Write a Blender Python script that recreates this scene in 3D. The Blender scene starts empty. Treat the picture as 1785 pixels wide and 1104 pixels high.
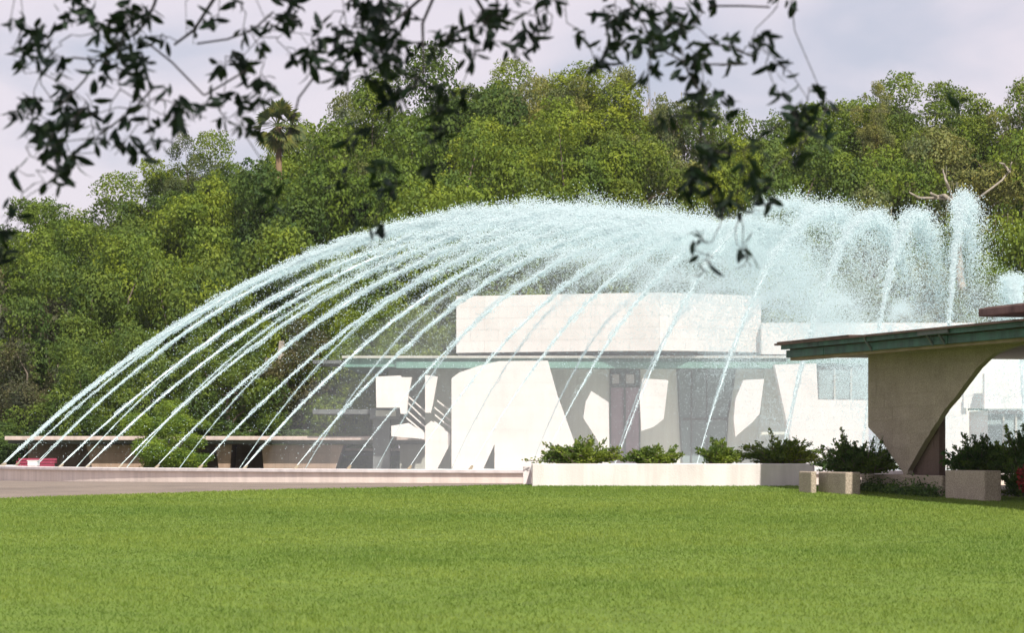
import bpy, math, random
import numpy as np
from mathutils import Vector, Matrix, noise

random.seed(7)
rng = np.random.default_rng(7)
R = math.radians
S = bpy.context.scene
COL = S.collection

# ------------------------------------------------------------------ camera
F, CX, HY, ZC = 4958.0, 892.5, 790.0, 1.6      # focal length in photo pixels, centre column, horizon row, eye height
cd = bpy.data.cameras.new('camera')
cam = bpy.data.objects.new('camera', cd)
COL.objects.link(cam)
cam.location = (0, 0, ZC)
cam.rotation_euler = (R(90), 0, 0)
cd.sensor_width = 36
cd.lens = 100
cd.shift_y = 238 / 1785
cd.clip_end = 3000
cd.dof.use_dof = True
cd.dof.focus_distance = 62
cd.dof.aperture_fstop = 5.8
S.camera = cam

# ------------------------------------------------------------------ sky and sun
SUN_AZ, SUN_EL = 18, 46       # degrees right of straight behind the camera; height
w = bpy.data.worlds.new('World')
S.world = w
w.use_nodes = True
nt = w.node_tree
nt.nodes.clear()
out = nt.nodes.new('ShaderNodeOutputWorld')
sky = nt.nodes.new('ShaderNodeTexSky')
sky.sky_type = 'NISHITA'
sky.sun_disc = False
sky.sun_elevation = R(SUN_EL)
sky.sun_rotation = R(180 - SUN_AZ)
bg1 = nt.nodes.new('ShaderNodeBackground')
bg1.inputs[1].default_value = 0.10
nt.links.new(sky.outputs[0], bg1.inputs[0])
tc = nt.nodes.new('ShaderNodeTexCoord')
mp = nt.nodes.new('ShaderNodeMapping')
mp.inputs['Scale'].default_value = (1, 1, 2.4)
mp.inputs['Location'].default_value = (0.23, 0.2, 0.1)
nt.links.new(tc.outputs['Generated'], mp.inputs[0])
n1 = nt.nodes.new('ShaderNodeTexNoise')
n1.inputs['Scale'].default_value = 7.5
n1.inputs['Detail'].default_value = 6
n1.inputs['Roughness'].default_value = 0.45
n1.inputs['Distortion'].default_value = 0.4
nt.links.new(mp.outputs[0], n1.inputs[0])
cr = nt.nodes.new('ShaderNodeValToRGB')
cr.color_ramp.interpolation = 'EASE'
e = cr.color_ramp.elements
e[0].position = 0.32; e[0].color = (0.60, 0.625, 0.75, 1)
e[1].position = 0.53; e[1].color = (0.90, 0.82, 0.90, 1)
nt.links.new(n1.outputs['Fac'], cr.inputs[0])
bg2 = nt.nodes.new('ShaderNodeBackground')
bg2.inputs[1].default_value = 0.80
nt.links.new(cr.outputs[0], bg2.inputs[0])
mx = nt.nodes.new('ShaderNodeMixShader')
mx.inputs[0].default_value = 0.9
nt.links.new(bg1.outputs[0], mx.inputs[1])
nt.links.new(bg2.outputs[0], mx.inputs[2])
nt.links.new(mx.outputs[0], out.inputs[0])

sl = bpy.data.lights.new('sun', 'SUN')
sl.energy = 4.9
sl.angle = R(0.6)
sl.color = (1.0, 0.95, 0.86)
so = bpy.data.objects.new('sun', sl)
COL.objects.link(so)
sdir = Vector((math.sin(R(SUN_AZ)) * math.cos(R(SUN_EL)), -math.cos(R(SUN_AZ)) * math.cos(R(SUN_EL)), math.sin(R(SUN_EL))))
so.rotation_euler = sdir.to_track_quat('Z', 'Y').to_euler()
so.location = (20, -20, 30)
S.view_settings.view_transform = 'Standard'
S.view_settings.look = 'None'
S.view_settings.gamma = 1
S.view_settings.exposure = 0.25
S.cycles.transparent_max_bounces = 12
S.cycles.max_bounces = 6
S.cycles.volume_bounces = 0

# ------------------------------------------------------------------ helpers
def P(px, py, Y):
    """photo pixel at depth Y -> world point"""
    return Vector(((px - CX) * Y / F, Y, ZC + (HY - py) * Y / F))

def mesh(name, verts, faces):
    me = bpy.data.meshes.new(name)
    me.from_pydata([tuple(v) for v in verts], [], faces)
    me.update()
    return me

def mesh_np(name, V, nper, loops=None):
    """V (n*nper,3): n separate faces of nper corners each"""
    me = bpy.data.meshes.new(name)
    nv = len(V)
    if loops is None:
        loops = np.arange(nv, dtype=np.int32)
    nf = len(loops) // nper
    me.vertices.add(nv)
    me.vertices.foreach_set('co', np.ascontiguousarray(V, dtype=np.float32).ravel())
    me.loops.add(len(loops))
    me.loops.foreach_set('vertex_index', np.ascontiguousarray(loops, dtype=np.int32).ravel())
    me.polygons.add(nf)
    me.polygons.foreach_set('loop_start', np.arange(0, nf * nper, nper, dtype=np.int32))
    me.update(calc_edges=True)
    return me

def link(name, me, mat=None, parent=None, loc=None):
    o = bpy.data.objects.new(name, me)
    COL.objects.link(o)
    if mat and not me.materials:
        me.materials.append(mat)
    if parent:
        o.parent = parent
        if loc is None:       # mesh is in world coordinates
            o.location = -parent.location
        else:
            o.location = loc
    elif loc is not None:
        o.location = loc
    return o

def tag(o, label=None, cat=None, group=None, kind=None):
    if label: o['label'] = label
    if cat: o['category'] = cat
    if group: o['group'] = group
    if kind: o['kind'] = kind
    return o

def thing(name, loc, label, cat, group=None):
    o = bpy.data.objects.new(name, None)
    o.empty_display_size = 0.3
    COL.objects.link(o)
    o.location = loc
    return tag(o, label, cat, group)

class MB:
    def __init__(s): s.v = []; s.f = []
    def add(s, vs, fs):
        b = len(s.v)
        s.v += [Vector(v) for v in vs]
        s.f += [[i + b for i in f] for f in fs]
    def box(s, a, b):
        x0, y0, z0 = a; x1, y1, z1 = b
        s.add([(x0,y0,z0),(x1,y0,z0),(x1,y1,z0),(x0,y1,z0),(x0,y0,z1),(x1,y0,z1),(x1,y1,z1),(x0,y1,z1)],
              [(3,2,1,0),(4,5,6,7),(0,1,5,4),(1,2,6,5),(2,3,7,6),(3,0,4,7)])
    def prism(s, pts, d):
        """polygon pts extruded by vector d"""
        n = len(pts); d = Vector(d)
        s.add(list(pts) + [Vector(p) + d for p in pts],
              [tuple(range(n))[::-1], tuple(range(n, 2 * n))] + [(i, (i + 1) % n, (i + 1) % n + n, i + n) for i in range(n)])
    def tube(s, pts, rads, seg=7, cap=True):
        pts = [Vector(p) for p in pts]
        b = len(s.v)
        up = Vector((0.13, 0.21, 1)).normalized()
        for i, p in enumerate(pts):
            t = (pts[min(i + 1, len(pts) - 1)] - pts[max(i - 1, 0)])
            if t.length < 1e-9: t = Vector((0, 0, 1))
            t.normalize()
            a = t.cross(up)
            if a.length < 0.05: a = t.cross(Vector((1, 0, 0)))
            a.normalize(); c = t.cross(a)
            for k in range(seg):
                an = 2 * math.pi * k / seg
                s.v.append(p + (a * math.cos(an) + c * math.sin(an)) * rads[i])
        for i in range(len(pts) - 1):
            for k in range(seg):
                k2 = (k + 1) % seg
                s.f.append([b + i * seg + k, b + i * seg + k2, b + (i + 1) * seg + k2, b + (i + 1) * seg + k])
        if cap:
            s.f.append([b + k for k in range(seg)][::-1])
            s.f.append([b + (len(pts) - 1) * seg + k for k in range(seg)])
    def me(s, name): return mesh(name, s.v, s.f)
    def build(s, name, mat, parent=None, loc=None, bevel=0, smooth=False):
        m = s.me(name)
        if smooth:
            m.polygons.foreach_set('use_smooth', [True] * len(m.polygons))
        o = link(name, m, mat, parent, loc)
        if bevel:
            md = o.modifiers.new('bevel', 'BEVEL'); md.width = bevel; md.segments = 2; md.limit_method = 'ANGLE'
        return o

class Plane:
    """an upright plane through O along horizontal direction u; depth n points away from the camera"""
    def __init__(s, O, u):
        s.O = Vector(O); s.u = Vector((u[0], u[1], 0)).normalized()
        s.n = Vector((-s.u.y, s.u.x, 0))
        if s.n.y < 0 and abs(s.n.y) > 0.02: s.n = -s.n
    def uv(s, px, py):
        d = Vector(((px - CX) / F, 1.0, (HY - py) / F))
        c = Vector((0, 0, ZC))
        t = (s.O - c).dot(s.n) / d.dot(s.n)
        p = c + d * t
        return ((p - s.O).dot(s.u), p.z)
    def pt(s, u, z, depth=0.0):
        p = s.O + s.u * u + s.n * depth
        return Vector((p.x, p.y, z))
    def poly(s, pxs): return [s.uv(*q) for q in pxs]

def clip(poly, x0, x1, y0, y1):
    def cut(ps, ax, v, sgn):
        r = []
        for i in range(len(ps)):
            a, b = ps[i - 1], ps[i]
            ia, ib = (a[ax] - v) * sgn >= 0, (b[ax] - v) * sgn >= 0
            if ia != ib:
                t = (v - a[ax]) / (b[ax] - a[ax])
                r.append((a[0] + (b[0] - a[0]) * t, a[1] + (b[1] - a[1]) * t))
            if ib: r.append(b)
        return r
    for ax, v, sg in ((0, x0, 1), (0, x1, -1), (1, y0, 1), (1, y1, -1)):
        poly = cut(poly, ax, v, sg)
        if len(poly) < 3: return []
    return poly

def area(p):
    return abs(sum(p[i - 1][0] * p[i][1] - p[i][0] * p[i - 1][1] for i in range(len(p)))) / 2

def block_wall(pl, poly, parent, mat_block, mat_core, bw, bh, thick, name='wall', gap=0.005, relief=0.006, off=0.0, core=None):
    """wall slab of outline poly (u,z): a core with separate masonry blocks in courses on its face; front face at depth off"""
    m = MB(); m.prism([pl.pt(u, z, off + relief) for u, z in poly], pl.n * (thick - relief))
    wall = m.build(name, mat_core, parent)
    us = [q[0] for q in poly]; zs = [q[1] for q in poly]
    r = 0; z = min(zs)
    while z < max(zs) - 0.02:
        u = min(us) - (bw / 2 if r % 2 else 0)
        while u < max(us):
            c = clip(poly, u + gap / 2, u + bw - gap / 2, z + gap / 2, z + bh - gap / 2)
            if len(c) >= 3 and area(c) > 0.004:
                j = random.uniform(0, relief * .4)
                b = MB(); b.prism([pl.pt(a, h, off + j) for a, h in c], pl.n * (relief - j))
                b.build('block', mat_block, parent)
            u += bw
        z += bh; r += 1
    return wall

# ------------------------------------------------------------------ materials
def mat_base(name):
    m = bpy.data.materials.new(name); m.use_nodes = True
    b = m.node_tree.nodes['Principled BSDF']
    b.inputs['Specular IOR Level'].default_value = 0.25
    return m, m.node_tree, b

def ramp(nt, src, cols, poss):
    c = nt.nodes.new('ShaderNodeValToRGB')
    e = c.color_ramp.elements
    while len(e) < len(cols): e.new(0.5)
    for i, (cc, p) in enumerate(zip(cols, poss)):
        e[i].position = p; e[i].color = (*cc, 1)
    nt.links.new(src, c.inputs[0])
    return c.outputs[0]

def noise_node(nt, scale, detail=5, rough=0.55, coord='Object', sc=None):
    t = nt.nodes.new('ShaderNodeTexCoord'); n = nt.nodes.new('ShaderNodeTexNoise')
    n.inputs['Scale'].default_value = scale; n.inputs['Detail'].default_value = detail; n.inputs['Roughness'].default_value = rough
    if sc:
        m = nt.nodes.new('ShaderNodeMapping'); m.inputs['Scale'].default_value = sc
        nt.links.new(t.outputs[coord], m.inputs[0]); nt.links.new(m.outputs[0], n.inputs[0])
    else:
        nt.links.new(t.outputs[coord], n.inputs[0])
    return n.outputs['Fac']

def mixc(nt, f, a, b, mode='MIX'):
    x = nt.nodes.new('ShaderNodeMix'); x.data_type = 'RGBA'; x.blend_type = mode
    for s, v in ((x.inputs[0], f), (x.inputs[6], a), (x.inputs[7], b)):
        if hasattr(v, 'links') or isinstance(v, bpy.types.NodeSocket): nt.links.new(v, s)
        elif isinstance(v, (int, float)): s.default_value = v
        else: s.default_value = (*v, 1)
    return x.outputs[2]

def stone(name, c, dark, scale=3.0, bump=0.3, bscale=40, streak=0.25, rough=0.85, speck=0.0, rnd=0.0):
    m, nt, b = mat_base(name)
    base = ramp(nt, noise_node(nt, scale), [dark, c, c], [0.25, 0.55, 1.0])
    st = ramp(nt, noise_node(nt, 1.6, 4, 0.6, sc=(3, 3, 0.25)), [(1 - streak,) * 3, (1, 1, 1)], [0.35, 0.6])
    col = mixc(nt, 1.0, base, st, 'MULTIPLY')
    if speck:
        sp = ramp(nt, noise_node(nt, 60, 2), [(1 - speck,) * 3, (1, 1, 1)], [0.4, 0.6])
        col = mixc(nt, 1.0, col, sp, 'MULTIPLY')
    if rnd:
        oi = nt.nodes.new('ShaderNodeObjectInfo')
        rr = ramp(nt, oi.outputs['Random'], [(1 - rnd, 1 - rnd, 1 - rnd * 1.2), (1, 1, 1)], [0, 1])
        col = mixc(nt, 1.0, col, rr, 'MULTIPLY')
    nt.links.new(col, b.inputs['Base Color'])
    b.inputs['Roughness'].default_value = rough
    bp = nt.nodes.new('ShaderNodeBump'); bp.inputs['Strength'].default_value = bump; bp.inputs['Distance'].default_value = 0.02
    nt.links.new(noise_node(nt, bscale, 4), bp.inputs['Height'])
    nt.links.new(bp.outputs[0], b.inputs['Normal'])
    return m

def leafmat(name, cols, trans=0.35, rough=0.6, objvar=0.38, patch=2.6):
    """foliage: diffuse and translucent; colour differs leaf by leaf, tree by tree and in broad patches"""
    m, nt, b = mat_base(name)
    g = nt.nodes.new('ShaderNodeNewGeometry')
    oi = nt.nodes.new('ShaderNodeObjectInfo')
    c = ramp(nt, g.outputs['Random Per Island'], cols, [i / (len(cols) - 1) for i in range(len(cols))])
    v = ramp(nt, oi.outputs['Random'], [(1 - objvar, 1 - objvar * 0.75, 1 - objvar * 0.6), (1.0, 1.0, 1.0), (1 + objvar * 0.5, 1 + objvar * 0.25, 0.9)], [0, 0.55, 1])
    c = mixc(nt, 1.0, c, v, 'MULTIPLY')
    pn = ramp(nt, noise_node(nt, patch, 3), [(0.55, 0.66, 0.72), (1.30, 1.20, 0.85)], [0.38, 0.62])
    c = mixc(nt, 1.0, c, pn, 'MULTIPLY')
    nt.links.new(c, b.inputs['Base Color']); b.inputs['Roughness'].default_value = rough
    tr = nt.nodes.new('ShaderNodeBsdfTranslucent'); nt.links.new(c, tr.inputs[0])
    ms = nt.nodes.new('ShaderNodeMixShader'); ms.inputs[0].default_value = trans
    nt.links.new(b.outputs[0], ms.inputs[1]); nt.links.new(tr.outputs[0], ms.inputs[2])
    nt.links.new(ms.outputs[0], nt.nodes['Material Output'].inputs[0])
    return m

M = {}
M['white'] = stone('white_block', (0.71, 0.675, 0.645), (0.64, 0.605, 0.575), 1.2, 0.15, 30, 0.05, rnd=0.04)
M['white_core'] = stone('white_mortar', (0.74, 0.70, 0.66), (0.66, 0.62, 0.58), 2, 0.2, 30, 0.1)
M['planter'] = stone('planter_white', (0.73, 0.67, 0.655), (0.63, 0.575, 0.555), 1.5, 0.3, 40, 0.16)
M['wallpink'] = stone('basin_concrete', (0.82, 0.71, 0.64), (0.74, 0.63, 0.56), 0.8, 0.25, 30, 0.15)
M['roofpink'] = stone('walkway_roof', (0.58, 0.47, 0.43), (0.46, 0.37, 0.33), 1, 0.2, 30, 0.2)
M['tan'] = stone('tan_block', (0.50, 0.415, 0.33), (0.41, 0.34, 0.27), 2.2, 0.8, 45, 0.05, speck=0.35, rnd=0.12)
M['tan_core'] = stone('tan_mortar', (0.42, 0.35, 0.29), (0.36, 0.30, 0.25), 2, 0.4, 40, 0.1)
M['redbrown'] = stone('redbrown_shade_and_core', (0.15, 0.10, 0.082), (0.10, 0.066, 0.055), 2, 0.5, 40, 0.2, speck=0.2)  # painted shade of the pier's side; also core of the walkway blocks
M['brown'] = stone('brown_block', (0.44, 0.31, 0.235), (0.34, 0.235, 0.175), 1.5, 0.5, 30, 0.15, speck=0.2, rnd=0.12)
M['grey'] = stone('grey_render', (0.46, 0.46, 0.41), (0.36, 0.36, 0.32), 1, 0.2, 30, 0.12)
M['recess'] = stone('recess_wall', (0.80, 0.82, 0.73), (0.74, 0.76, 0.67), 0.8, 0.2, 30, 0.1)  # shaded white wall: green-grey shade and mist paleness put into the colour
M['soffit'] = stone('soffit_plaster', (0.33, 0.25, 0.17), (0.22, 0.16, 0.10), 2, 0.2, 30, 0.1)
M['rust'] = stone('rusty_edge', (0.20, 0.13, 0.11), (0.10, 0.065, 0.055), 4, 0.3, 40, 0.3)
M['copper'] = stone('green_copper', (0.050, 0.135, 0.10), (0.042, 0.075, 0.058), 2.5, 0.3, 25, 0.45, 0.6)
M['copper_pale'] = stone('pale_copper', (0.16, 0.30, 0.25), (0.11, 0.21, 0.18), 1.5, 0.2, 25, 0.2, 0.6)
M['slate'] = stone('dark_roof_edge', (0.15, 0.16, 0.16), (0.1, 0.105, 0.11), 2, 0.2, 25, 0.2)
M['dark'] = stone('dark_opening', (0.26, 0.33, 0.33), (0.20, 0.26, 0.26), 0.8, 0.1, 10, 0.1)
M['door'] = stone('purple_door', (0.44, 0.33, 0.38), (0.36, 0.28, 0.32), 2, 0.1, 10, 0.2)
M['paving'] = stone('aggregate_paving', (0.29, 0.235, 0.19), (0.19, 0.155, 0.13), 0.7, 0.5, 50, 0.1, speck=0.3)
M['bark'] = stone('bark', (0.19, 0.15, 0.115), (0.09, 0.07, 0.055), 6, 1.0, 25, 0.3)
M['palebark'] = stone('pale_bark', (0.33, 0.29, 0.235), (0.17, 0.145, 0.115), 3, 0.6, 20, 0.2)
M['palmbark'] = stone('palm_bark', (0.20, 0.135, 0.08), (0.12, 0.08, 0.05), 3, 0.6, 20, 0.2)
M['magenta'] = stone('magenta_paint', (0.30, 0.05, 0.09), (0.24, 0.04, 0.07), 2, 0.1, 20, 0.05)
M['twig'] = stone('twig_bark', (0.085, 0.075, 0.08), (0.05, 0.045, 0.05), 8, 0.4, 60, 0.2)
M['brass'] = stone('bronze_nozzle', (0.30, 0.25, 0.18), (0.2, 0.17, 0.12), 4, 0.1, 20, 0.1, 0.4)

G1 = [(0.135, 0.198, 0.024), (0.182, 0.250, 0.029), (0.228, 0.290, 0.038)]
G2 = [(0.088, 0.144, 0.025), (0.125, 0.184, 0.031), (0.165, 0.222, 0.040)]
G3 = [(0.15, 0.18, 0.06), (0.19, 0.215, 0.075), (0.24, 0.25, 0.11)]
M['leaf_bright'] = leafmat('leaf_bright', G1)
M['leaf_lime'] = leafmat('leaf_lime', [(0.20, 0.29, 0.03), (0.26, 0.35, 0.04), (0.32, 0.39, 0.06)])
M['leaf_mid'] = leafmat('leaf_mid', G2)
M['leaf_olive'] = leafmat('leaf_olive', G3)
M['leaf_brown'] = leafmat('leaf_brown', [(0.10, 0.085, 0.04), (0.15, 0.13, 0.065), (0.19, 0.165, 0.09), (0.12, 0.15, 0.04)])
M['moss'] = leafmat('spanish_moss', [(0.20, 0.19, 0.14), (0.28, 0.26, 0.20), (0.36, 0.33, 0.27)], 0.3)
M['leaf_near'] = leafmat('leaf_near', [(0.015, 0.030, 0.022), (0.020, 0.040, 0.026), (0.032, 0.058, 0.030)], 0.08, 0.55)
M['leaf_shrub'] = leafmat('leaf_shrub', [(0.075, 0.125, 0.02), (0.13, 0.195, 0.03), (0.20, 0.26, 0.05)], 0.25)
M['leaf_dark'] = leafmat('leaf_dark', [(0.05, 0.095, 0.028), (0.085, 0.15, 0.036), (0.13, 0.20, 0.05)], 0.2)
M['flower'] = leafmat('red_flower', [(0.28, 0.03, 0.03), (0.40, 0.06, 0.06)], 0.3)
M['palm'] = leafmat('palm_leaf', [(0.07, 0.11, 0.03), (0.13, 0.16, 0.045), (0.2, 0.2, 0.07)], 0.25)

# grass
m, nt, b = mat_base('grass_blades')
g = nt.nodes.new('ShaderNodeNewGeometry')
c1 = ramp(nt, g.outputs['Random Per Island'], [(0.178, 0.262, 0.038), (0.225, 0.312, 0.052), (0.272, 0.352, 0.078)], [0, 0.5, 1])
big = ramp(nt, noise_node(nt, 0.16, 5, 0.6, sc=(0.6, 1, 1)), [(0.66, 0.76, 0.72), (1.04, 1.0, 1.0)], [0.38, 0.60])
mid = ramp(nt, noise_node(nt, 2.6, 4, 0.65), [(0.82, 0.88, 0.95), (1.08, 1.04, 1.0)], [0.35, 0.65])
c1 = mixc(nt, 1.0, c1, big, 'MULTIPLY'); c1 = mixc(nt, 1.0, c1, mid, 'MULTIPLY')
nt.links.new(c1, b.inputs['Base Color']); b.inputs['Roughness'].default_value = 0.6
tr = nt.nodes.new('ShaderNodeBsdfTranslucent'); nt.links.new(c1, tr.inputs[0])
ms = nt.nodes.new('ShaderNodeMixShader'); ms.inputs[0].default_value = 0.4
nt.links.new(b.outputs[0], ms.inputs[1]); nt.links.new(tr.outputs[0], ms.inputs[2])
nt.links.new(ms.outputs[0], nt.nodes['Material Output'].inputs[0])
M['grass'] = m
M['bounce_slab'] = stone('bounce_slab_concrete', (0.66, 0.62, 0.56), (0.56, 0.52, 0.47), 0.6, 0.2, 20, 0.0)  # pale surface of the slab added for bounce light
M['turf'] = stone('turf', (0.14, 0.21, 0.028), (0.10, 0.15, 0.024), 2, 0.6, 60, 0.0)
M['ground'] = stone('rough_ground', (0.10, 0.13, 0.04), (0.08, 0.07, 0.045), 0.3, 0.5, 5, 0.0)

# water
m, nt, b = mat_base('water_droplets')
WC = (0.86, 0.95, 0.965)
df = nt.nodes.new('ShaderNodeBsdfDiffuse'); df.inputs[0].default_value = (*WC, 1)
tr = nt.nodes.new('ShaderNodeBsdfTranslucent'); tr.inputs[0].default_value = (*WC, 1)
ms = nt.nodes.new('ShaderNodeMixShader'); ms.inputs[0].default_value = 0.45
nt.links.new(df.outputs[0], ms.inputs[1]); nt.links.new(tr.outputs[0], ms.inputs[2])
nt.links.new(ms.outputs[0], nt.nodes['Material Output'].inputs[0])
M['drop'] = m
m, nt, b = mat_base('water_stream')
df = nt.nodes.new('ShaderNodeBsdfDiffuse'); df.inputs[0].default_value = (0.82, 0.94, 0.94, 1)
gl = nt.nodes.new('ShaderNodeBsdfGlossy'); gl.inputs['Roughness'].default_value = 0.2
tp = nt.nodes.new('ShaderNodeBsdfTransparent')
m1 = nt.nodes.new('ShaderNodeMixShader'); m1.inputs[0].default_value = 0.15
m2 = nt.nodes.new('ShaderNodeMixShader')
nt.links.new(ramp(nt, noise_node(nt, 9, 3), [(0.05,) * 3, (0.75,) * 3], [0.35, 0.65]), m2.inputs[0])
nt.links.new(df.outputs[0], m1.inputs[1]); nt.links.new(gl.outputs[0], m1.inputs[2])
nt.links.new(m1.outputs[0], m2.inputs[1]); nt.links.new(tp.outputs[0], m2.inputs[2])
nt.links.new(m2.outputs[0], nt.nodes['Material Output'].inputs[0])
M['stream'] = m
m, nt, b = mat_base('pool_water')
b.inputs['Base Color'].default_value = (0.50, 0.66, 0.66, 1); b.inputs['Roughness'].default_value = 0.15
bp = nt.nodes.new('ShaderNodeBump'); bp.inputs['Strength'].default_value = 0.6
nt.links.new(noise_node(nt, 6, 4), bp.inputs['Height']); nt.links.new(bp.outputs[0], b.inputs['Normal'])
M['pool'] = m

# ------------------------------------------------------------------ ground
def zt(Y):
    if Y < 0: return 0.0
    if Y < 46: return 0.0234 * Y
    if Y < 50: return 1.0764
    if Y < 66: return 1.0764 - (Y - 50) / 16 * 0.10
    if Y < 97: return 0.9764 - (Y - 66) / 31 * 0.12
    return 0.856

RX, RY, RR = 12.2, 72.0, 25.0          # basin ring: centre and radius
def ring(th, r=RR): return RX - r * math.cos(th), RY - r * math.sin(th)

ys = [-300, -60, 0, 20, 46, 50, 58, 66, 80, 97, 130, 200, 400, 1500]
vs = []; fs = []
for i, y in enumerate(ys):
    for x in (-900, -60, 60, 900):
        vs.append((x, y, zt(y) - 0.05))
for i in range(len(ys) - 1):
    for j in range(3):
        a = i * 4 + j; fs.append((a, a + 1, a + 5, a + 4))
tag(link('ground', mesh('ground', vs, fs), M['ground']), kind='structure')

# lawn: its far edge follows the walk on the left and the planters on the right
EDGE = [(-400, 38.0), (0, 40.5), (450, 43.6), (900, 46.0), (1400, 45.8), (1500, 43.6), (1785, 40.9), (2300, 36.0)]
def edgeY(px):
    return float(np.interp(px, [q[0] for q in EDGE], [q[1] for q in EDGE]))
def edgeY_x(x):
    y = 43.0
    for _ in range(6): y = edgeY(CX + x * F / y)
    return y
vs = []; fs = []
xs = np.linspace(-14, 14, 57)
for x in xs:
    yE = edgeY_x(x)
    vs += [(x, -12, 0.0), (x, 0, 0.0), (x, yE, 0.0234 * yE)]
for i in range(len(xs) - 1):
    for j in range(2):
        a = i * 3 + j; fs.append((a, a + 3, a + 4, a + 1))
tag(link('lawn', mesh('lawn', vs, fs), M['turf']), kind='structure')

# paved walk between the lawn and the basin
vs = []; fs = []
xs = np.linspace(-30, 14, 60)
for x in xs:
    y0 = edgeY_x(max(x, -14)) - 0.25
    d = RR ** 2 - (x - RX) ** 2
    y1 = RY - math.sqrt(d) + 0.3 if d > 0 else RY
    for k in range(7):
        y = y0 + (y1 - y0) * k / 6
        vs.append((x, y, zt(y) - 0.012))
for i in range(len(xs) - 1):
    for k in range(6):
        a = i * 7 + k; fs.append((a, a + 7, a + 8, a + 1))
tag(link('paved_walk', mesh('paved_walk', vs, fs), M['paving']), kind='structure')

# unseen pale slab added to bounce sunlight up into the library's recess
tv = [(P(560, 0, 98).x, 97.6, .905), (32, 97.6, .905), (32, 112, .905), (P(560, 0, 98).x, 112, .905)]
q_ = MB(); q_.prism([(v[0], v[1], .60) for v in tv], (0, 0, .305))
tag(q_.build('bounce_slab', M['bounce_slab']), kind='structure')

# grass blades
N = 330000
u = rng.random(N * 3)
Yb = 17.0 + (47.0 - 17.0) * u ** 0.85
Xb = (rng.random(N * 3) * 2 - 1) * (0.186 * Yb + 0.6)
ee = np.interp(CX + Xb * F / Yb, [q[0] for q in EDGE], [q[1] for q in EDGE])
ok = Yb < ee + 0.05 + 0.05 * np.sin(Xb * 9)
Xb, Yb = Xb[ok][:N], Yb[ok][:N]
n = len(Xb)
h = (0.018 + 0.016 * rng.random(n)) * (0.9 + 0.25 * np.sin(Xb * 1.3) * np.sin(Yb * 0.9))
wd = 0.0024 + 0.00015 * Yb
an = rng.random(n) * math.pi
lean = (rng.random((n, 2)) - 0.5) * 0.05
Z = 0.0234 * Yb
c, s_ = np.cos(an) * wd, np.sin(an) * wd
V = np.empty((n, 3, 3))
V[:, 0] = np.stack([Xb - c, Yb - s_, Z - 0.004], 1)
V[:, 1] = np.stack([Xb + c, Yb + s_, Z - 0.004], 1)
V[:, 2] = np.stack([Xb + lean[:, 0], Yb + lean[:, 1], Z + h], 1)
tag(link('grass', mesh_np('grass', V.reshape(-1, 3), 3), M['grass']), 'short mown bright green grass of the wide lawn', 'grass', kind='stuff')

# ------------------------------------------------------------------ basin
def arc_wall(a0, a1, r0, r1, z0, z1, n=90):
    mb = MB()
    ring_v = []
    for i in range(n + 1):
        th = a0 + (a1 - a0) * i / n
        (xa, ya), (xb, yb) = ring(th, r1), ring(th, r0)
        ring_v.append([(xa, ya, z0), (xa, ya, z1), (xb, yb, z1), (xb, yb, z0)])
    for q in ring_v: mb.v += [Vector(p) for p in q]
    for i in range(n):
        for k in range(4):
            k2 = (k + 1) % 4
            mb.f.append([i * 4 + k, i * 4 + k2, i * 4 + 4 + k2, i * 4 + 4 + k])
    mb.f.append([0, 3, 2, 1]); mb.f.append([n * 4, n * 4 + 1, n * 4 + 2, n * 4 + 3])
    return mb
bw = thing('basin_wall', (*ring(R(45)), 1.0), 'low curved pale pink concrete wall round the near side of the fountain', 'wall')
arc_wall(R(4), R(125), 24.6, 25.0, 0.80, 1.235).build('wall', M['wallpink'], bw)
arc_wall(R(4), R(125), 24.52, 25.05, 1.235, 1.302).build('coping', M['planter'], bw, bevel=0.012)
fr = arc_wall(R(-200), R(3.8), 24.6, 25.0, 0.7, 0.92).build('basin_rim', M['wallpink'])
tag(fr, 'low concrete rim round the far side of the fountain basin', 'rim')
pv = [(RX + 24.55 * math.cos(t), RY + 24.55 * math.sin(t), 1.09 if math.sin(t) < 0 else 0.0) for t in np.linspace(0, 2 * math.pi, 97)[:-1]]
pv = [(x, y, 1.09) for x, y, _ in pv]
tag(link('basin_water', mesh('basin_water', pv, [tuple(range(96))]), M['pool']), kind='structure')
wb = MB(); wb.box((P(48, 0, 65).x, 65.0, 1.30), (P(65, 0, 65).x, 65.35, 1.415))
lid = thing('valve_box', (P(56, 0, 65).x, 65.1, 1.30), 'small white box on top of the curved basin wall near its left end', 'box')
wb.build('case', M['white'], lid, bevel=0.01)
wb = MB(); wb.box((P(47, 0, 65).x, 64.985, 1.415), (P(66, 0, 65).x, 65.365, 1.43)); wb.build('lid', M['white'], lid)
bn = thing('bench', (P(64, 0, 103).x, 103, 0.86), 'magenta painted bench behind the curved wall at far left', 'bench')
wb = MB(); wb.box((P(30, 0, 103).x, 102.8, 1.22), (P(97, 0, 103).x, 103.3, 1.30)); wb.build('seat', M['magenta'], bn)
wb = MB(); wb.box((P(30, 0, 103).x, 103.24, 1.32), (P(97, 0, 103).x, 103.3, 1.40)); wb.build('backrest', M['magenta'], bn)
wb = MB(); wb.box((P(30, 0, 103).x, 102.75, 1.04), (P(97, 0, 103).x, 102.79, 1.20)); wb.build('skirt', M['magenta'], bn)
for q in (34, 92):
    wb = MB(); wb.box((P(q, 0, 103).x, 102.85, 0.86), (P(q, 0, 103).x + 0.07, 103.2, 1.22)); wb.build('leg', M['slate'], bn)

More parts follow.
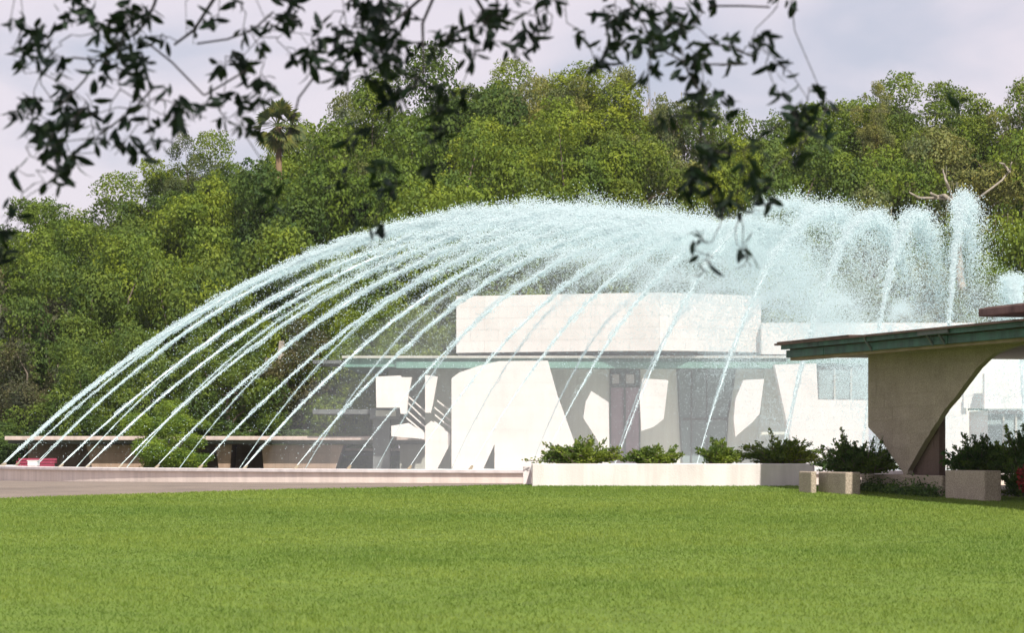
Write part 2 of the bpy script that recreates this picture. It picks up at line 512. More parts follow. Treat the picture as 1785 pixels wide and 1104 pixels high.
# ------------------------------------------------------------------ library building behind the fountain
B = thing('library_building', P(1000, 820, 102), 'white block building with tall parapet box above a green edged roof behind the jets', 'building')
ZB = 0.80
pf = Plane(P(1100, 0, 101.4), (1, 0))           # front plane of the lit piers
pb = Plane(P(1100, 0, 105.0), (1, 0))           # recessed wall in the roof's shade
# tall parapet box: two faces meeting at a blunt corner
Xa, Xb_, Xc = P(795, 0, 103.6), P(1150, 0, 101.0), P(1327, 0, 103.2)
z0, z1 = P(0, 611, 101).z, P(0, 509.5, 101).z
fA = Plane((Xa.x, Xa.y, 0), (Xb_.x - Xa.x, Xb_.y - Xa.y)); lA = (Vector((Xb_.x, Xb_.y)) - Vector((Xa.x, Xa.y))).length
fC = Plane((Xb_.x, Xb_.y, 0), (Xc.x - Xb_.x, Xc.y - Xb_.y)); lC = (Vector((Xc.x, Xc.y)) - Vector((Xb_.x, Xb_.y))).length
mb = MB(); mb.prism([(Xa.x + .03, Xa.y + .03, z0), (Xb_.x, Xb_.y + .03, z0), (Xc.x - .03, Xc.y + .03, z0), (Xc.x - .03, Xc.y + 8, z0), (Xa.x + .03, Xa.y + 8, z0)], (0, 0, z1 - z0 - 0.01))
mb.build('parapet_box', M['white_core'], B)
for pl, L in ((fA, lA), (fC, lC)):
    r = 0; z = z0
    hh = (z1 - z0) / 5
    while r < 5:
        u = -(0.55 if r % 2 else 0)
        while u < L - 0.02:
            a, b2 = max(u, 0) + .003, min(u + 1.1, L) - .003
            if b2 - a > .05:
                q = MB(); q.prism([pl.pt(a, z + .003, .016), pl.pt(b2, z + .003, .016), pl.pt(b2, z + hh - .003, .016), pl.pt(a, z + hh - .003, .016)], pl.n * 0.008)
                q.build('block', M['white'], B)
            u += 1.1
        z += hh; r += 1
# flat roof with copper edge
def slab(px0, px1, y_top, y_bot, Y, depth, name, mat, parent, bevel=0):
    a, b2 = P(px0, y_top, Y), P(px1, y_bot, Y)
    q = MB(); q.box((a.x, Y, b2.z), (b2.x, Y + depth, a.z))
    return q.build(name, mat, parent, bevel=bevel)
slab(601, 1372, 624.5, 640, 102.2, 9, 'roof', M['copper_pale'], B)
slab(1372.2, 1530, 626, 634, 102.35, 8.8, 'roof', M['copper_pale'], B)  # extension added to keep the sun out of the recess
slab(690, 1372, 631, 642, 102.05, .15, 'fascia', M['copper_pale'], B)
slab(596, 1374, 620.5, 624.5, 102.0, 9.3, 'roof_edge', M['grey'], B)
slab(545, 601, 628, 634, 102.4, 4, 'roof_edge', M['slate'], B)
# right hand parapet and the wall below it
slab(1327.5, 1700, 563, 618, 102.6, 6, 'parapet', M['white'], B)
slab(1375, 1700, 618, 628, 102.7, 6, 'soffit_band', M['grey'], B)
# recessed wall
block_wall(pb, pb.poly([(741, 642), (1512, 642), (1512, 832), (741, 832)]), B, M['recess'], M['recess'], 2.2, 1.1, 0.5, 'recessed_wall')
block_wall(Plane(P(690, 0, 105.6), (1, 0)), Plane(P(690, 0, 105.6), (1, 0)).poly([(677, 642), (742, 642), (742, 832), (700, 832), (700, 760), (677, 740)]), B, M['grey'], M['grey'], 2.2, 1.1, 0.3, 'side_wall')
# lit piers, and sun patches cut as white slabs, standing forward of it
def pier(pxs, pl=pf, thick=0.55, name='pier', bw_=1.1, bh_=0.42):
    return block_wall(pl, pl.poly(pxs), B, M['white'], M['white_core'], bw_, bh_, thick, name)
sun_patch_pl = Plane(P(1100, 0, 101.8), (1, 0))  # plane of the small white slabs shaped as patches of sunlight
pier([(787, 832), (787, 660), (800, 650), (838, 637), (870, 630), (955, 629), (972, 690), (1012, 800), (1012, 832), (862, 832), (862, 775), (836, 832)], thick=0.9)  # outline cut along the roof's shadow edge and a triangular cast shadow
pier([(655, 657), (698, 655), (700, 658), (718, 658), (712, 689), (709, 722), (698, 722), (697, 711), (656, 711)], sun_patch_pl)
pier([(741, 654), (763, 657), (755, 703), (751, 720), (741, 720)], sun_patch_pl)
pier([(682, 743), (712, 738), (740, 755), (740, 766), (682, 761)], sun_patch_pl)
pier([(741, 743), (752, 734), (785, 757), (785, 774), (763, 816), (763, 832), (741, 832)], sun_patch_pl)
pier([(1031, 682), (1061, 702), (1062, 771), (1062, 832), (1052, 832), (1042, 769), (1017, 729), (1021, 701)], sun_patch_pl)
pier([(1120, 660), (1165, 663), (1157, 731), (1139, 745), (1118, 752), (1115, 691)], sun_patch_pl)
pier([(1296, 663), (1332, 661), (1324, 722), (1312, 736), (1282, 762), (1279, 731), (1282, 696)], sun_patch_pl)
pier([(1350, 636), (1423, 634), (1426, 697), (1514, 698), (1514, 832), (1392, 832)], pf, 0.9)
# slanted fins in shade beside the openings
for pxs in ([(1334, 642), (1349, 642), (1390, 832), (1316, 832)], [(958, 642), (1000, 642), (1040, 832), (1014, 832)]):
    pl = Plane(P(1100, 0, 104.6), (1, 0))
    block_wall(pl, pl.poly(pxs), B, M['recess'], M['recess'], 1.1, 0.42, 0.3, 'fin')
# white slats standing in for stripes of light through a trellis
for (x0, y0, x1, y1) in [(712, 690, 741, 716), (712, 702, 741, 730), (710, 715, 741, 743), (708, 727, 738, 752),
                         (762, 697, 786, 716), (757, 709, 786, 733), (758, 722, 786, 745), (757, 734, 786, 756)]:
    q = MB(); q.prism([P(x0, y0, 102.3), P(x1, y1, 102.3), P(x1, y1 + 3.2, 102.3), P(x0, y0 + 3.2, 102.3)], (0, .16, 0)); q.build('slat', M['white'], B)
# openings
def opening(pxs, mat, name, Y=104.94, parent=B, frame=True):
    q = MB(); q.prism([P(x, y, Y) for x, y in pxs], (0, 0.04, 0)); o = q.build(name, mat, parent)
    if frame:
        n_ = len(pxs); q = MB()
        for i in range(n_):
            q.tube([P(*pxs[i - 1], Y - .02), P(*pxs[i], Y - .02)], [0.03, 0.03], 4)
        f = q.build('frame', M['slate'], o); f.location = (0, 0, 0)
    return o
dr = opening([(1064, 675), (1115, 675), (1115, 832), (1064, 832)], M['door'], 'door')
q = MB(); q.box((P(1088, 0, 104.9).x - .02, 104.86, 0.9), (P(1090, 0, 104.9).x + .02, 104.93, P(0, 676, 104.9).z)); o = q.build('mullion', M['slate'], dr); o.location = (0, 0, 0)
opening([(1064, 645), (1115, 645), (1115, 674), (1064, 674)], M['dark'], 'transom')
for a, b2 in ((1066, 1081), (1090, 1107)):
    opening([(a, 652), (b2, 652), (b2, 671), (a, 671)], M['white'], 'window', 104.84)
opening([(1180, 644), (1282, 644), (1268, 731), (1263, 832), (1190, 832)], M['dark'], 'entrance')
for a in (1205, 1232):
    q = MB(); q.box((P(a, 0, 104.9).x - .025, 104.86, 0.9), (P(a, 0, 104.9).x + .025, 104.93, P(0, 646, 104.9).z)); q.build('mullion', M['slate'], B)
q = MB(); q.box((P(1190, 0, 104.9).x, 104.84, P(0, 733, 104.9).z), (P(1268, 0, 104.9).x, 104.92, P(0, 729, 104.9).z)); q.build('transom_bar', M['slate'], B)
pr = Plane(P(1450, 0, 101.6), (1, 0))
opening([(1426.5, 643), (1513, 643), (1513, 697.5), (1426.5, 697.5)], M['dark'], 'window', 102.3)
for a in (1455, 1484):
    q = MB(); q.box((P(a, 0, 102.2).x - .03, 102.2, P(0, 697, 102.2).z), (P(a, 0, 102.2).x + .03, 102.29, P(0, 643, 102.2).z)); q.build('mullion', M['grey'], B)

# wing seen through the gap at right
A = thing('white_annex', P(1710, 820, 98), 'white low annex seen through the gap right of the big pier', 'building')
pa = Plane(P(1700, 0, 98), (1, 0))
def awall(pxs, mat, dY, name, th=.4, blocks=True):
    pl = Plane(P(1700, 0, dY), (1, 0))
    if blocks: return block_wall(pl, pl.poly(pxs), A, mat, M['white_core'], 1.1, .42, th, name)
    q = MB(); q.prism([pl.pt(u, z) for u, z in pl.poly(pxs)], pl.n * th); return q.build(name, mat, A)
awall([(1640, 618), (1820, 618), (1820, 832), (1640, 832)], M['recess'], 101.2, 'back_wall', .4, False)
awall([(1716, 651), (1800, 650), (1800, 712), (1716, 713)], M['white'], 97, 'balcony_wall')
awall([(1680, 686), (1715, 686), (1715, 712), (1680, 712)], M['white'], 98, 'pier')
awall([(1646, 700), (1684, 702), (1690, 832), (1646, 832)], M['white'], 98.2, 'pier')
awall([(1692, 718), (1722, 716), (1722, 832), (1692, 832)], M['white'], 98.5, 'pier')
awall([(1716, 713.5), (1800, 713), (1800, 832), (1723, 832)], M['dark'], 99, 'window', .1, False)  # dark sheet standing in for the shaded band below the balcony wall
awall([(1723, 716), (1800, 716), (1800, 722), (1723, 722)], M['slate'], 98.8, 'shaded_band_head', .1, False)
awall([(1690, 712.5), (1722, 712.5), (1722, 716), (1690, 716)], M['copper_pale'], 98.2, 'sill', .4, False)
for a in (1748, 1770):
    awall([(a, 723), (a + 3, 723), (a + 3, 832), (a, 832)], M['grey'], 98.9, 'mullion', .08, False)

# covered walkway at far left
C = thing('covered_walkway', P(420, 815, 106), 'long low covered walkway with pale roof edge and brown tapered piers behind the jets', 'walkway')
slab(8, 745, 761, 768, 104.2, 4.5, 'roof', M['roofpink'], C, bevel=.02)
slab(14, 741, 768, 774, 104.5, 4, 'shade_strip', M['slate'], C)  # dark strip painted for the shade under the roof
pw = Plane(P(300, 0, 107.8), (1, 0))
block_wall(pw, pw.poly([(49, 772), (458, 772), (458, 830), (49, 830)]), C, M['brown'], M['redbrown'], 1.3, .42, .3, 'back_wall')
pw = Plane(P(300, 0, 105), (1, 0))
for pxs in ([(456, 776), (599, 776), (580, 832), (461, 832)], [(150, 776), (262, 776), (245, 832), (165, 832)], [(376, 776), (404, 776), (400, 832), (383, 832)]):
    block_wall(pw, pw.poly(pxs), C, M['brown'], M['redbrown'], 1.0, .3, 2.0, 'pier')
block_wall(pw, pw.poly([(697, 776), (741, 776), (741, 832), (697, 832)]), C, M['grey'], M['grey'], 1.0, .4, 2.0, 'pier')
slab(596, 697, 782, 787, 107.4, .4, 'lintel', M['wallpink'], C)
slab(596, 697, 787, 795, 107.6, .3, 'rail', M['slate'], C)
# raised slab end in front of the library's corner
D = thing('entrance_canopy', P(640, 760, 108), 'small dark flat canopy with thick pale edged slab end left of the white building', 'canopy')
slab(645, 697, 712, 731, 102.6, 3.5, 'roof_end', M['slate'], D)
slab(655, 690, 716, 726, 102.52, .07, 'edge_panel', M['grey'], D)
slab(545, 645, 714, 722, 103.4, 3.0, 'roof', M['slate'], D)
slab(650, 679, 731, 832, 103.4, 1.2, 'post', M['slate'], D)

# ------------------------------------------------------------------ near covered walkway at the right
E_ = thing('copper_edged_canopy', (7.0, 42, 1.0), 'near canopy with green copper edge carried by a tapering tan block pier at right', 'canopy')
YL = 45.0
r0 = P(1361, 599, YL)
FD = Vector((0.2753, -0.9614, 0))                   # direction of the roof's edge
FP = Plane((r0.x, r0.y, 0), FD)
FN = Vector((0.9614, 0.2753, 0))                    # inwards
FP.n = FN
zt_, zb_ = P(0, 599, YL).z, P(0, 625, YL).z
LEN = 19.0
def strip(u0, u1, z0, z1, d0, d1, name, mat, bevel=0, parent=E_):
    q = MB(); a = FP.O + FD * u0 + FN * d0; b2 = FP.O + FD * u1 + FN * d0
    q.prism([Vector((a.x, a.y, z0)), Vector((b2.x, b2.y, z0)), Vector((b2.x, b2.y, z1)), Vector((a.x, a.y, z1))], FN * (d1 - d0))
    o = q.build(name, mat, parent, bevel=bevel)
    return o
zm = zt_ - (zt_ - zb_) * 0.42
u = -0.0
k = 0
for L in (1.55, 2.1, 2.4, 2.0, 2.6, 2.3, 2.5, 2.8):         # copper sheets of the two tiered fascia
    strip(u + .006, u + L - .006, zm, zt_ - .03, .0 + .004 * (k % 2), .06, 'fascia_sheet', M['copper'])
    strip(u + .006, u + L - .006, zb_ + .01, zm - .012, .09 + .004 * (k % 2), .16, 'fascia_sheet', M['copper'])
    u += L; k += 1
strip(-.16, LEN, zt_ - .03, zt_, -.05, 4.2, 'roof_edge', M['rust'])
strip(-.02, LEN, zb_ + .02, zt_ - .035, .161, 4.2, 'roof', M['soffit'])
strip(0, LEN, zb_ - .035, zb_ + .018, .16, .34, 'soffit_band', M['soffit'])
strip(-.02, 2.9, zt_, zt_ + .022, -.06, .3, 'rust_flashing', M['rust'])
for u in (3.4, 5.55, 5.95):
    q = MB()
    for d in (0,):
        a = FP.O + FD * u + FN * -.02
        q.tube([(a.x, a.y, zt_ - .02), (a.x + .03, a.y + .01, zm), (a.x + .12, a.y + .03, zb_ + .0)], [.022, .02, .018], 6)
    q.build('bracket', M['slate'], E_)
strip(5.3, 6.3, zm + .01, zt_ - .02, -.03, -.002, 'patch_plate', M['slate'])
# the pier
o1 = P(1513, 700, 43.7)
PP = Plane((o1.x, o1.y, 0), FD); PP.n = FN
face = [(1513, 600), (1513, 745), (1540, 775), (1574, 824), (1576, 850), (1581, 850), (1582, 821), (1611, 770), (1647, 713), (1663, 695), (1683, 668), (1702, 643), (1718, 627), (1733, 616), (1760, 606), (1790, 598), (1790, 585)]
fuv = [(a, min(b2, zb_ + .015)) for a, b2 in PP.poly(face)]
block_wall(PP, fuv, E_, M['tan'], M['tan_core'], 0.62, 0.2, .09, 'pier', gap=.004, relief=.008)
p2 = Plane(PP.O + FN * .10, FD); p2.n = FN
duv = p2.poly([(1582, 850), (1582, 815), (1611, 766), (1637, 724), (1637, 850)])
block_wall(p2, duv, E_, M['redbrown'], M['redbrown'], .62, .2, .10, 'pier_return', gap=.007)  # pier's side face, its shade put into the dark red-brown colour
# second higher roof
H = thing('upper_roof', P(1760, 545, 41), 'higher brown roof slab end above the green canopy at the right edge', 'roof')
a = P(1705, 538, 44.0)
q = MB(); FP2 = Plane((a.x, a.y, 0), FD)
pts = [a, a + FD * 14, a + FD * 14 + Vector((0, 0, -.13)), a + Vector((0, 0, -.13))]
q.prism(pts, FN * 3.5); q.build('slab', M['rust'], H, bevel=.02)
q = MB(); q.prism([a + FD * .02 + FN * .1 + Vector((0, 0, .0)), a + FD * 14 + FN * .1, a + FD * 14 + FN * .1 + Vector((0, 0, .02)), a + FD * .02 + FN * .1 + Vector((0, 0, .02))], FN * 3.2); q.build('gravel_top', M['paving'], H)
q = MB(); q.box((a.x + 1.2, a.y + .2, zt_), (a.x + 1.6, a.y + .6, a.z - .13)); q.build('post', M['tan_core'], H)

# tan blocks and low wall in front of the pier
def oblong(px0, px1, ytop, ybot, Y0, depth, name, label, cat, group=None, mat='tan', d=FD, bevel=.02):
    o = P(px0, ytop, Y0); pl = Plane((o.x, o.y, 0), d); pl.n = FN if d is FD else pl.n
    zt1, zb1 = o.z, P(px0, ybot, Y0).z
    u1 = pl.uv(px1, ytop)[0]
    th = thing(name, (o.x, o.y, zb1), label, cat, group)
    q = MB(); q.prism([pl.pt(0, zb1 - .1), pl.pt(u1, zb1 - .1), pl.pt(u1, zt1), pl.pt(0, zt1)], pl.n * depth)
    q.build('body', M[mat], th, bevel=bevel)
    return th, pl, u1, zt1
oblong(1392, 1414, 822, 858, 43.0, .09, 'planter_block', 'narrow tan concrete block at the right end of the white planter', 'block')
oblong(1426, 1474, 823, 860, 42.9, .24, 'planter_block', 'wide tan concrete block under the dark rounded shrub', 'block')
_, LWP, LWU, _z = oblong(1501, 1642, 827, 858, 43.9, .06, 'low_wall', 'low tan wall between the two tan blocks at the foot of the pier', 'wall')
oblong(1647, 1716, 820, 866, 40.8, .26, 'planter_block', 'tan concrete block right of the pier with dark shrub on top', 'block')

# white planter
PW = thing('long_planter', P(1170, 848, 45.6), 'long low white planter with four spiky green shrubs in front of the fountain', 'planter')
a, b2 = P(928, 809, 45.5), P(1420, 848, 45.5)
q = MB(); q.box((a.x, 45.5, b2.z - .1), (b2.x, 45.7, a.z)); q.build('front_wall', M['planter'], PW, bevel=.012)
q = MB(); q.box((a.x, 47.1, b2.z - .1), (b2.x, 47.3, a.z)); q.build('back_wall', M['planter'], PW, bevel=.012)
q = MB(); q.box((a.x, 45.701, b2.z - .1), (a.x + .2, 47.099, a.z - .002)); q.build('end_wall', M['planter'], PW)
q = MB(); q.box((b2.x - .2, 45.701, b2.z - .1), (b2.x, 47.099, a.z - .002)); q.build('end_wall', M['planter'], PW)
q = MB(); q.box((a.x + .2, 45.701, b2.z - .1), (b2.x - .2, 47.099, a.z - .05)); tag(q.build('soil', M['ground'], PW), kind='stuff')
q = MB(); q.box((P(912, 0, 46.5).x, 46.4, 1.0), (P(926, 0, 46.5).x, 47.1, P(0, 813, 46.5).z)); q.build('step', M['planter'], PW)

# ------------------------------------------------------------------ fountain
QT = np.array([[1, 1, 1], [1, -1, -1], [-1, 1, -1], [-1, -1, 1]], float) / math.sqrt(3)
TF = np.array([0, 1, 2, 0, 3, 1, 0, 2, 3, 1, 3, 2])
def drops(C_, s, seed):
    rg = np.random.default_rng(seed)
    n = len(C_)
    q = rg.normal(size=(n, 4)); q /= np.linalg.norm(q, axis=1)[:, None]
    a, b, c, d = q.T
    Rm = np.stack([1 - 2 * (c * c + d * d), 2 * (b * c - a * d), 2 * (b * d + a * c), 2 * (b * c + a * d), 1 - 2 * (b * b + d * d), 2 * (c * d - a * b),
                   2 * (b * d - a * c), 2 * (c * d + a * b), 1 - 2 * (b * b + c * c)], 1).reshape(n, 3, 3)
    V = np.einsum('nij,kj->nki', Rm, QT) * s[:, None, None] + C_[:, None, :]
    L = (np.arange(n)[:, None] * 4 + TF[None]).ravel()
    return V.reshape(-1, 3), L

def near_theta(px):
    best = None
    for k in range(-100, 1400):
        th = R(k / 10)
        x, y = ring(th, 24.8)
        e = abs(CX + x * F / y - px)
        if best is None or e < best[0]:
            best = (e, th)
        if k > 150 and best and e > best[0] + 400: break
    return best[1]

def spray_mesh(kind, seed, n):
    """droplets thrown along x over L0 metres, H0 high"""
    rg = np.random.default_rng(seed)
    L0, H0 = (22.0, 5.6) if kind != 'plume' else (17.0, 5.4)
    def path(t):
        tt = np.where(t > .5, t - .45 * (t - .5) ** 2, t)
        return np.stack([L0 * tt, 0 * t, 4 * H0 * t * (1 - t)], -1)
    if kind == 'arc':    pw, sg, sp, fb, cut, nc, bs = .66, .80, 2.5, .22, 4.5, 700, 1.16
    elif kind == 'thin': pw, sg, sp, fb, cut, nc, bs = .52, .78, 2.3, .22, 5.5, 700, 1.1
    elif kind == 'plume': pw, sg, sp, fb, cut, nc, bs = .62, .50, 1.9, .14, 2.6, 600, 1.15
    else:                pw, sg, sp, fb, cut, nc, bs = .60, .70, 1.9, .2, 2.5, 300, 1.0
    t = rg.random(n) ** pw * .97 + .012
    t = t[rg.random(n) < np.where(t > .56, np.exp(-(t - .56) * cut), 1)]
    pulse = np.sin(t * 95 + seed * 2.1) * .5 + np.sin(t * 47 + seed) * .5
    t = np.clip(t + .004 * pulse, 0, 1); n = len(t); p = path(t)
    sig = .018 + sg * t ** sp
    off = rg.normal(size=(n, 3)) * sig[:, None] * rg.random((n, 1)) ** .5
    ct = np.sort(rg.random(nc)); co = rg.normal(size=(nc, 3)) * ((.012 + .62 * sg * ct ** 2.0)[:, None])
    ci = np.clip(np.searchsorted(ct, t + rg.normal(0, .004, n)), 0, nc - 1)
    p = p + off * .7 + co[ci] * (rg.random((n, 1)) < .7)
    fall = rg.random(n) < (.05 + fb * np.clip((t - .22) / .4, 0, 1))
    p[:, 2] -= fall * rg.exponential(.95, n) * (.5 + t)
    p[:, 0] += fall * rg.normal(0, .35, n); p[:, 1] += fall * rg.normal(0, .35, n)
    ok_ = p[:, 2] > -.15
    p, t, fall = p[ok_], t[ok_], fall[ok_]; n = len(p)
    sz = (.0062 + .0085 * rg.random(n) ** 3 + .0035 * np.clip(t * 2, 0, 1)) * (1 - .35 * np.clip((t - .5) * 2, 0, 1)) * np.where(fall, .72, 1) * bs
    V, Lp = drops(p, sz, seed)
    me = mesh_np('droplets', V, 3, Lp); me.materials.append(M['drop'])
    return me, L0, H0
SPRAY = {'arc': [spray_mesh('arc', k, 48000) for k in (1, 2)], 'thin': [spray_mesh('thin', k, 46000) for k in (3, 4)],
         'plume': [spray_mesh('plume', 5, 40000), spray_mesh('plume', 6, 40000)], 'far': [spray_mesh('far', 7, 17000)]}

def jet(idx, bx, by, bz, L, peak_z, kind, label, group, near=True, thick=1.0):
    rg = np.random.default_rng(100 + idx)
    d = np.array([RX - bx, RY - by]); d /= np.linalg.norm(d)
    sd = np.array([-d[1], d[0]])
    Hh = peak_z - bz
    def path(t):
        tt = np.where(t > .5, t - .45 * (t - .5) ** 2, t)
        dist = L * tt
        return np.stack([bx + d[0] * dist, by + d[1] * dist, bz + 4 * Hh * t * (1 - t)], -1)
    T = thing('water_jet', (bx, by, bz), label, 'water jet', group)
    # nozzle
    if near:
        q = MB()
        tip = np.array([d[0] * .10, d[1] * .10, .12])
        q.tube([(bx, by, bz - .02), (bx + tip[0] * .9, by + tip[1] * .9, bz + tip[2] * .5)], [.035, .022], 8)
        q.build('nozzle', M['brass'], T)
    # unbroken stream, wobbling and fraying as it climbs
    ts = np.linspace(0, .30, 46)
    pts = path(ts)
    wob = (ts / .3)[:, None] ** 1.3 * .03
    pts = pts + rg.normal(size=pts.shape) * wob * .5
    rad = (.010 + .006 * (ts / .3)) * (1 + .5 * (rg.random(46) - .5)) * thick * (1 if near else 1.1)
    rad[-6:] *= np.linspace(1, .15, 6)
    q = MB(); q.tube(list(pts), list(rad), 6)
    q.build('stream', M['stream'], T, smooth=True)
    # droplets: the whole arc of spray, in the jet's own frame (x along the throw, z up)
    me, L0, H0 = SPRAY[kind][idx % len(SPRAY[kind])]
    o = link('droplets', me, None, T, (0, 0, 0))
    o.rotation_euler = (0, 0, math.atan2(d[1], d[0]))
    o.scale = (L / L0, (-1 if idx % 3 == 0 else 1) * 1.0, Hh / H0)
    o['kind'] = 'stuff'

near_px = [-22, -8, 4, 28, 62, 103, 150, 207, 270, 347, 425, 515, 605, 710, 820, 940, 1070, 1210, 1355, 1500, 1640, 1790, 1950]
tp_x = [-30, 103, 207, 347, 425, 515, 605, 710, 820, 940, 1070, 1210, 1355, 1500, 1640, 1790, 1950]
tp_y = [373, 375, 377, 385, 386, 394, 400, 406, 402, 394, 358, 372, 384, 380, 354, 490, 490]
ordn = ['first', 'second', 'third', 'fourth', 'fifth', 'sixth', 'seventh', 'eighth', 'ninth', 'tenth', 'eleventh', 'twelfth', 'thirteenth', 'fourteenth',
        'fifteenth', 'sixteenth', 'seventeenth', 'eighteenth', 'nineteenth', 'twentieth', 'twenty-first', 'twenty-second', 'twenty-third']
for i, px in enumerate(near_px):
    th = near_theta(px) if px > -20 else R(8)
    if px == -22: th = R(6)
    if px == -8: th = R(14)
    x, y = ring(th, 24.8)
    L = float(np.interp(px, [0, 400, 900, 1500, 1900], [25.5, 24.5, 20.5, 17, 17]))
    d = Vector((RX - x, RY - y)).normalized()
    mx_, my_ = x + d.x * L / 2, y + d.y * L / 2
    pz = P(0, float(np.interp(px, tp_x, tp_y)), my_).z
    if px < 780: lab = 'water jet arching from the near curved wall, %s from the left' % ordn[i]
    elif px < 1330: lab = 'water jet rising behind the long white planter, %s jet from the left' % ordn[i]
    else: lab = 'steep water jet rising behind the green edged canopy, %s jet from the left' % ordn[i]
    jet(i, x, y, 1.305, L, pz, 'arc' if px < 560 else 'thin' if px < 1330 else 'plume', lab, 'water jets from the near arc of the fountain', True, 1.7 if px in (103, 425, 150) else 1.0 if px < 560 else .55)
# far arc
far_th = [-3, -12, -20, -27, -34, -41, -48, -55, -62, -69, -76, -83, -90]
for j, td in enumerate(far_th):
    x, y = ring(R(td), 24.8)
    L = float(np.interp(-td, [0, 50, 90], [24, 20, 15]))
    d = Vector((RX - x, RY - y)).normalized()
    my_ = y + d.y * L / 2
    pz = P(0, float(np.interp(-td, [0, 20, 45, 60, 90], [385, 425, 440, 480, 535])), my_).z
    jet(40 + j, x, y, .93, L, pz, 'far', 'fine water jet rising on the far side of the basin, %s from the left' % ordn[j], 'water jets from the far arc of the fountain', False)

# fine mist hanging inside the dome of jets
mv = []; mf = []
prof = [(24.0, .9), (23.2, 2.2), (20, 4.4), (15, 6.0), (9, 6.9), (3, 7.1)]
NS = 48
for r_, z_ in prof:
    for k in range(NS):
        a = 2 * math.pi * k / NS; mv.append((5.4 + r_ * .50 * math.cos(a), 76 + r_ * .84 * math.sin(a), z_))
for i in range(len(prof) - 1):
    for k in range(NS):
        mf.append((i * NS + k, i * NS + (k + 1) % NS, (i + 1) * NS + (k + 1) % NS, (i + 1) * NS + k))
mf.append(tuple(range(NS))[::-1]); mf.append(tuple((len(prof) - 1) * NS + k for k in range(NS)))
mm = bpy.data.materials.new('mist'); mm.use_nodes = True
mm.node_tree.nodes.clear()
mo = mm.node_tree.nodes.new('ShaderNodeOutputMaterial'); vo = mm.node_tree.nodes.new('ShaderNodeVolumePrincipled')
vo.inputs['Density'].default_value = 0.012; vo.inputs['Color'].default_value = (.95, .99, 1.0, 1); vo.inputs['Anisotropy'].default_value = 0.0
mm.node_tree.links.new(vo.outputs[0], mo.inputs['Volume'])
hz = bpy.data.materials.new('haze_air'); hz.use_nodes = True; hz.node_tree.nodes.clear()
ho = hz.node_tree.nodes.new('ShaderNodeOutputMaterial'); hv = hz.node_tree.nodes.new('ShaderNodeVolumePrincipled')
hv.inputs['Density'].default_value = 0.00012; hv.inputs['Color'].default_value = (.93, .96, 1.0, 1)
hz.node_tree.links.new(hv.outputs[0], ho.inputs['Volume'])
q_ = MB(); q_.box((-950, -350, -1.2), (950, 1600, 24)); tag(q_.build('haze', hz), kind='stuff')
tag(link('fountain_mist', mesh('fountain_mist', mv, mf), mm), 'thin white mist hanging inside the dome of fountain jets', 'mist', kind='stuff')

# ------------------------------------------------------------------ vegetation
def leaf_cloud(C_, Nn, s, seed, asp=0.5, up=0.0):
    """quads (diamonds) at C_ with rough normals Nn"""
    rg = np.random.default_rng(seed); n = len(C_)
    nn = Nn + rg.normal(size=(n, 3)) * .75; nn[:, 2] += up
    nn /= np.linalg.norm(nn, axis=1)[:, None] + 1e-9
    a = np.cross(nn, rg.normal(size=(n, 3))); a /= np.linalg.norm(a, axis=1)[:, None] + 1e-9
    b = np.cross(nn, a)
    s = s[:, None]
    V = np.empty((n, 4, 3))
    V[:, 0] = C_ - a * s; V[:, 1] = C_ - b * s * asp + nn * s * .12; V[:, 2] = C_ + a * s; V[:, 3] = C_ + b * s * asp + nn * s * .12
    return V.reshape(-1, 3)

def crown_mesh(name, seed, npuff, nleaf, leaf, shape=1.0, fill=.78, puff=(.16, .34), low=-.75):
    """crown inside the unit sphere: many leafy boughs with gaps between them"""
    rg = np.random.default_rng(seed)
    cs = []; rs = []
    while len(cs) < npuff:
        v = rg.normal(size=3); v /= np.linalg.norm(v)
        v *= rg.random() ** .45 * fill
        if v[2] < low: continue
        cs.append(v * [1, 1, shape]); rs.append(rg.uniform(*puff))
    cs = np.array(cs); rs = np.array(rs)
    wgt = rs ** 2; wgt /= wgt.sum()
    k = rg.choice(npuff, nleaf, p=wgt)
    d = rg.normal(size=(nleaf, 3)); d[:, 2] += .35; d /= np.linalg.norm(d, axis=1)[:, None]
    # bumpy bough surface
    ph = rg.random((npuff, 3)) * 6
    bump = 1 + .22 * np.sin(d[:, 0] * 7 + ph[k, 0]) * np.sin(d[:, 1] * 7 + ph[k, 1]) + .12 * np.sin(d[:, 2] * 13 + ph[k, 2])
    rr = rs[k] * bump * (1 - .45 * rg.random(nleaf) ** 2.2)
    C_ = cs[k] + d * rr[:, None] * [1, 1, .8]
    s = leaf * (.6 + .8 * rg.random(nleaf))
    V = leaf_cloud(C_, d, s, seed + 1, .6, .25)
    return mesh_np(name, V, 4), cs, rs

CROWNS = []
for k in range(6):
    me, cs, rs = crown_mesh('crown', 300 + k, 34, 40000, .017, puff=(.12, .34), fill=.95, low=-.45)
    CROWNS.append((me, cs, rs))
SPARSE = []
for k in range(2):
    me, cs, rs = crown_mesh('sparse_crown', 330 + k, 60, 15000, .018, 1.1, .85, (.10, .2))
    SPARSE.append((me, cs, rs))

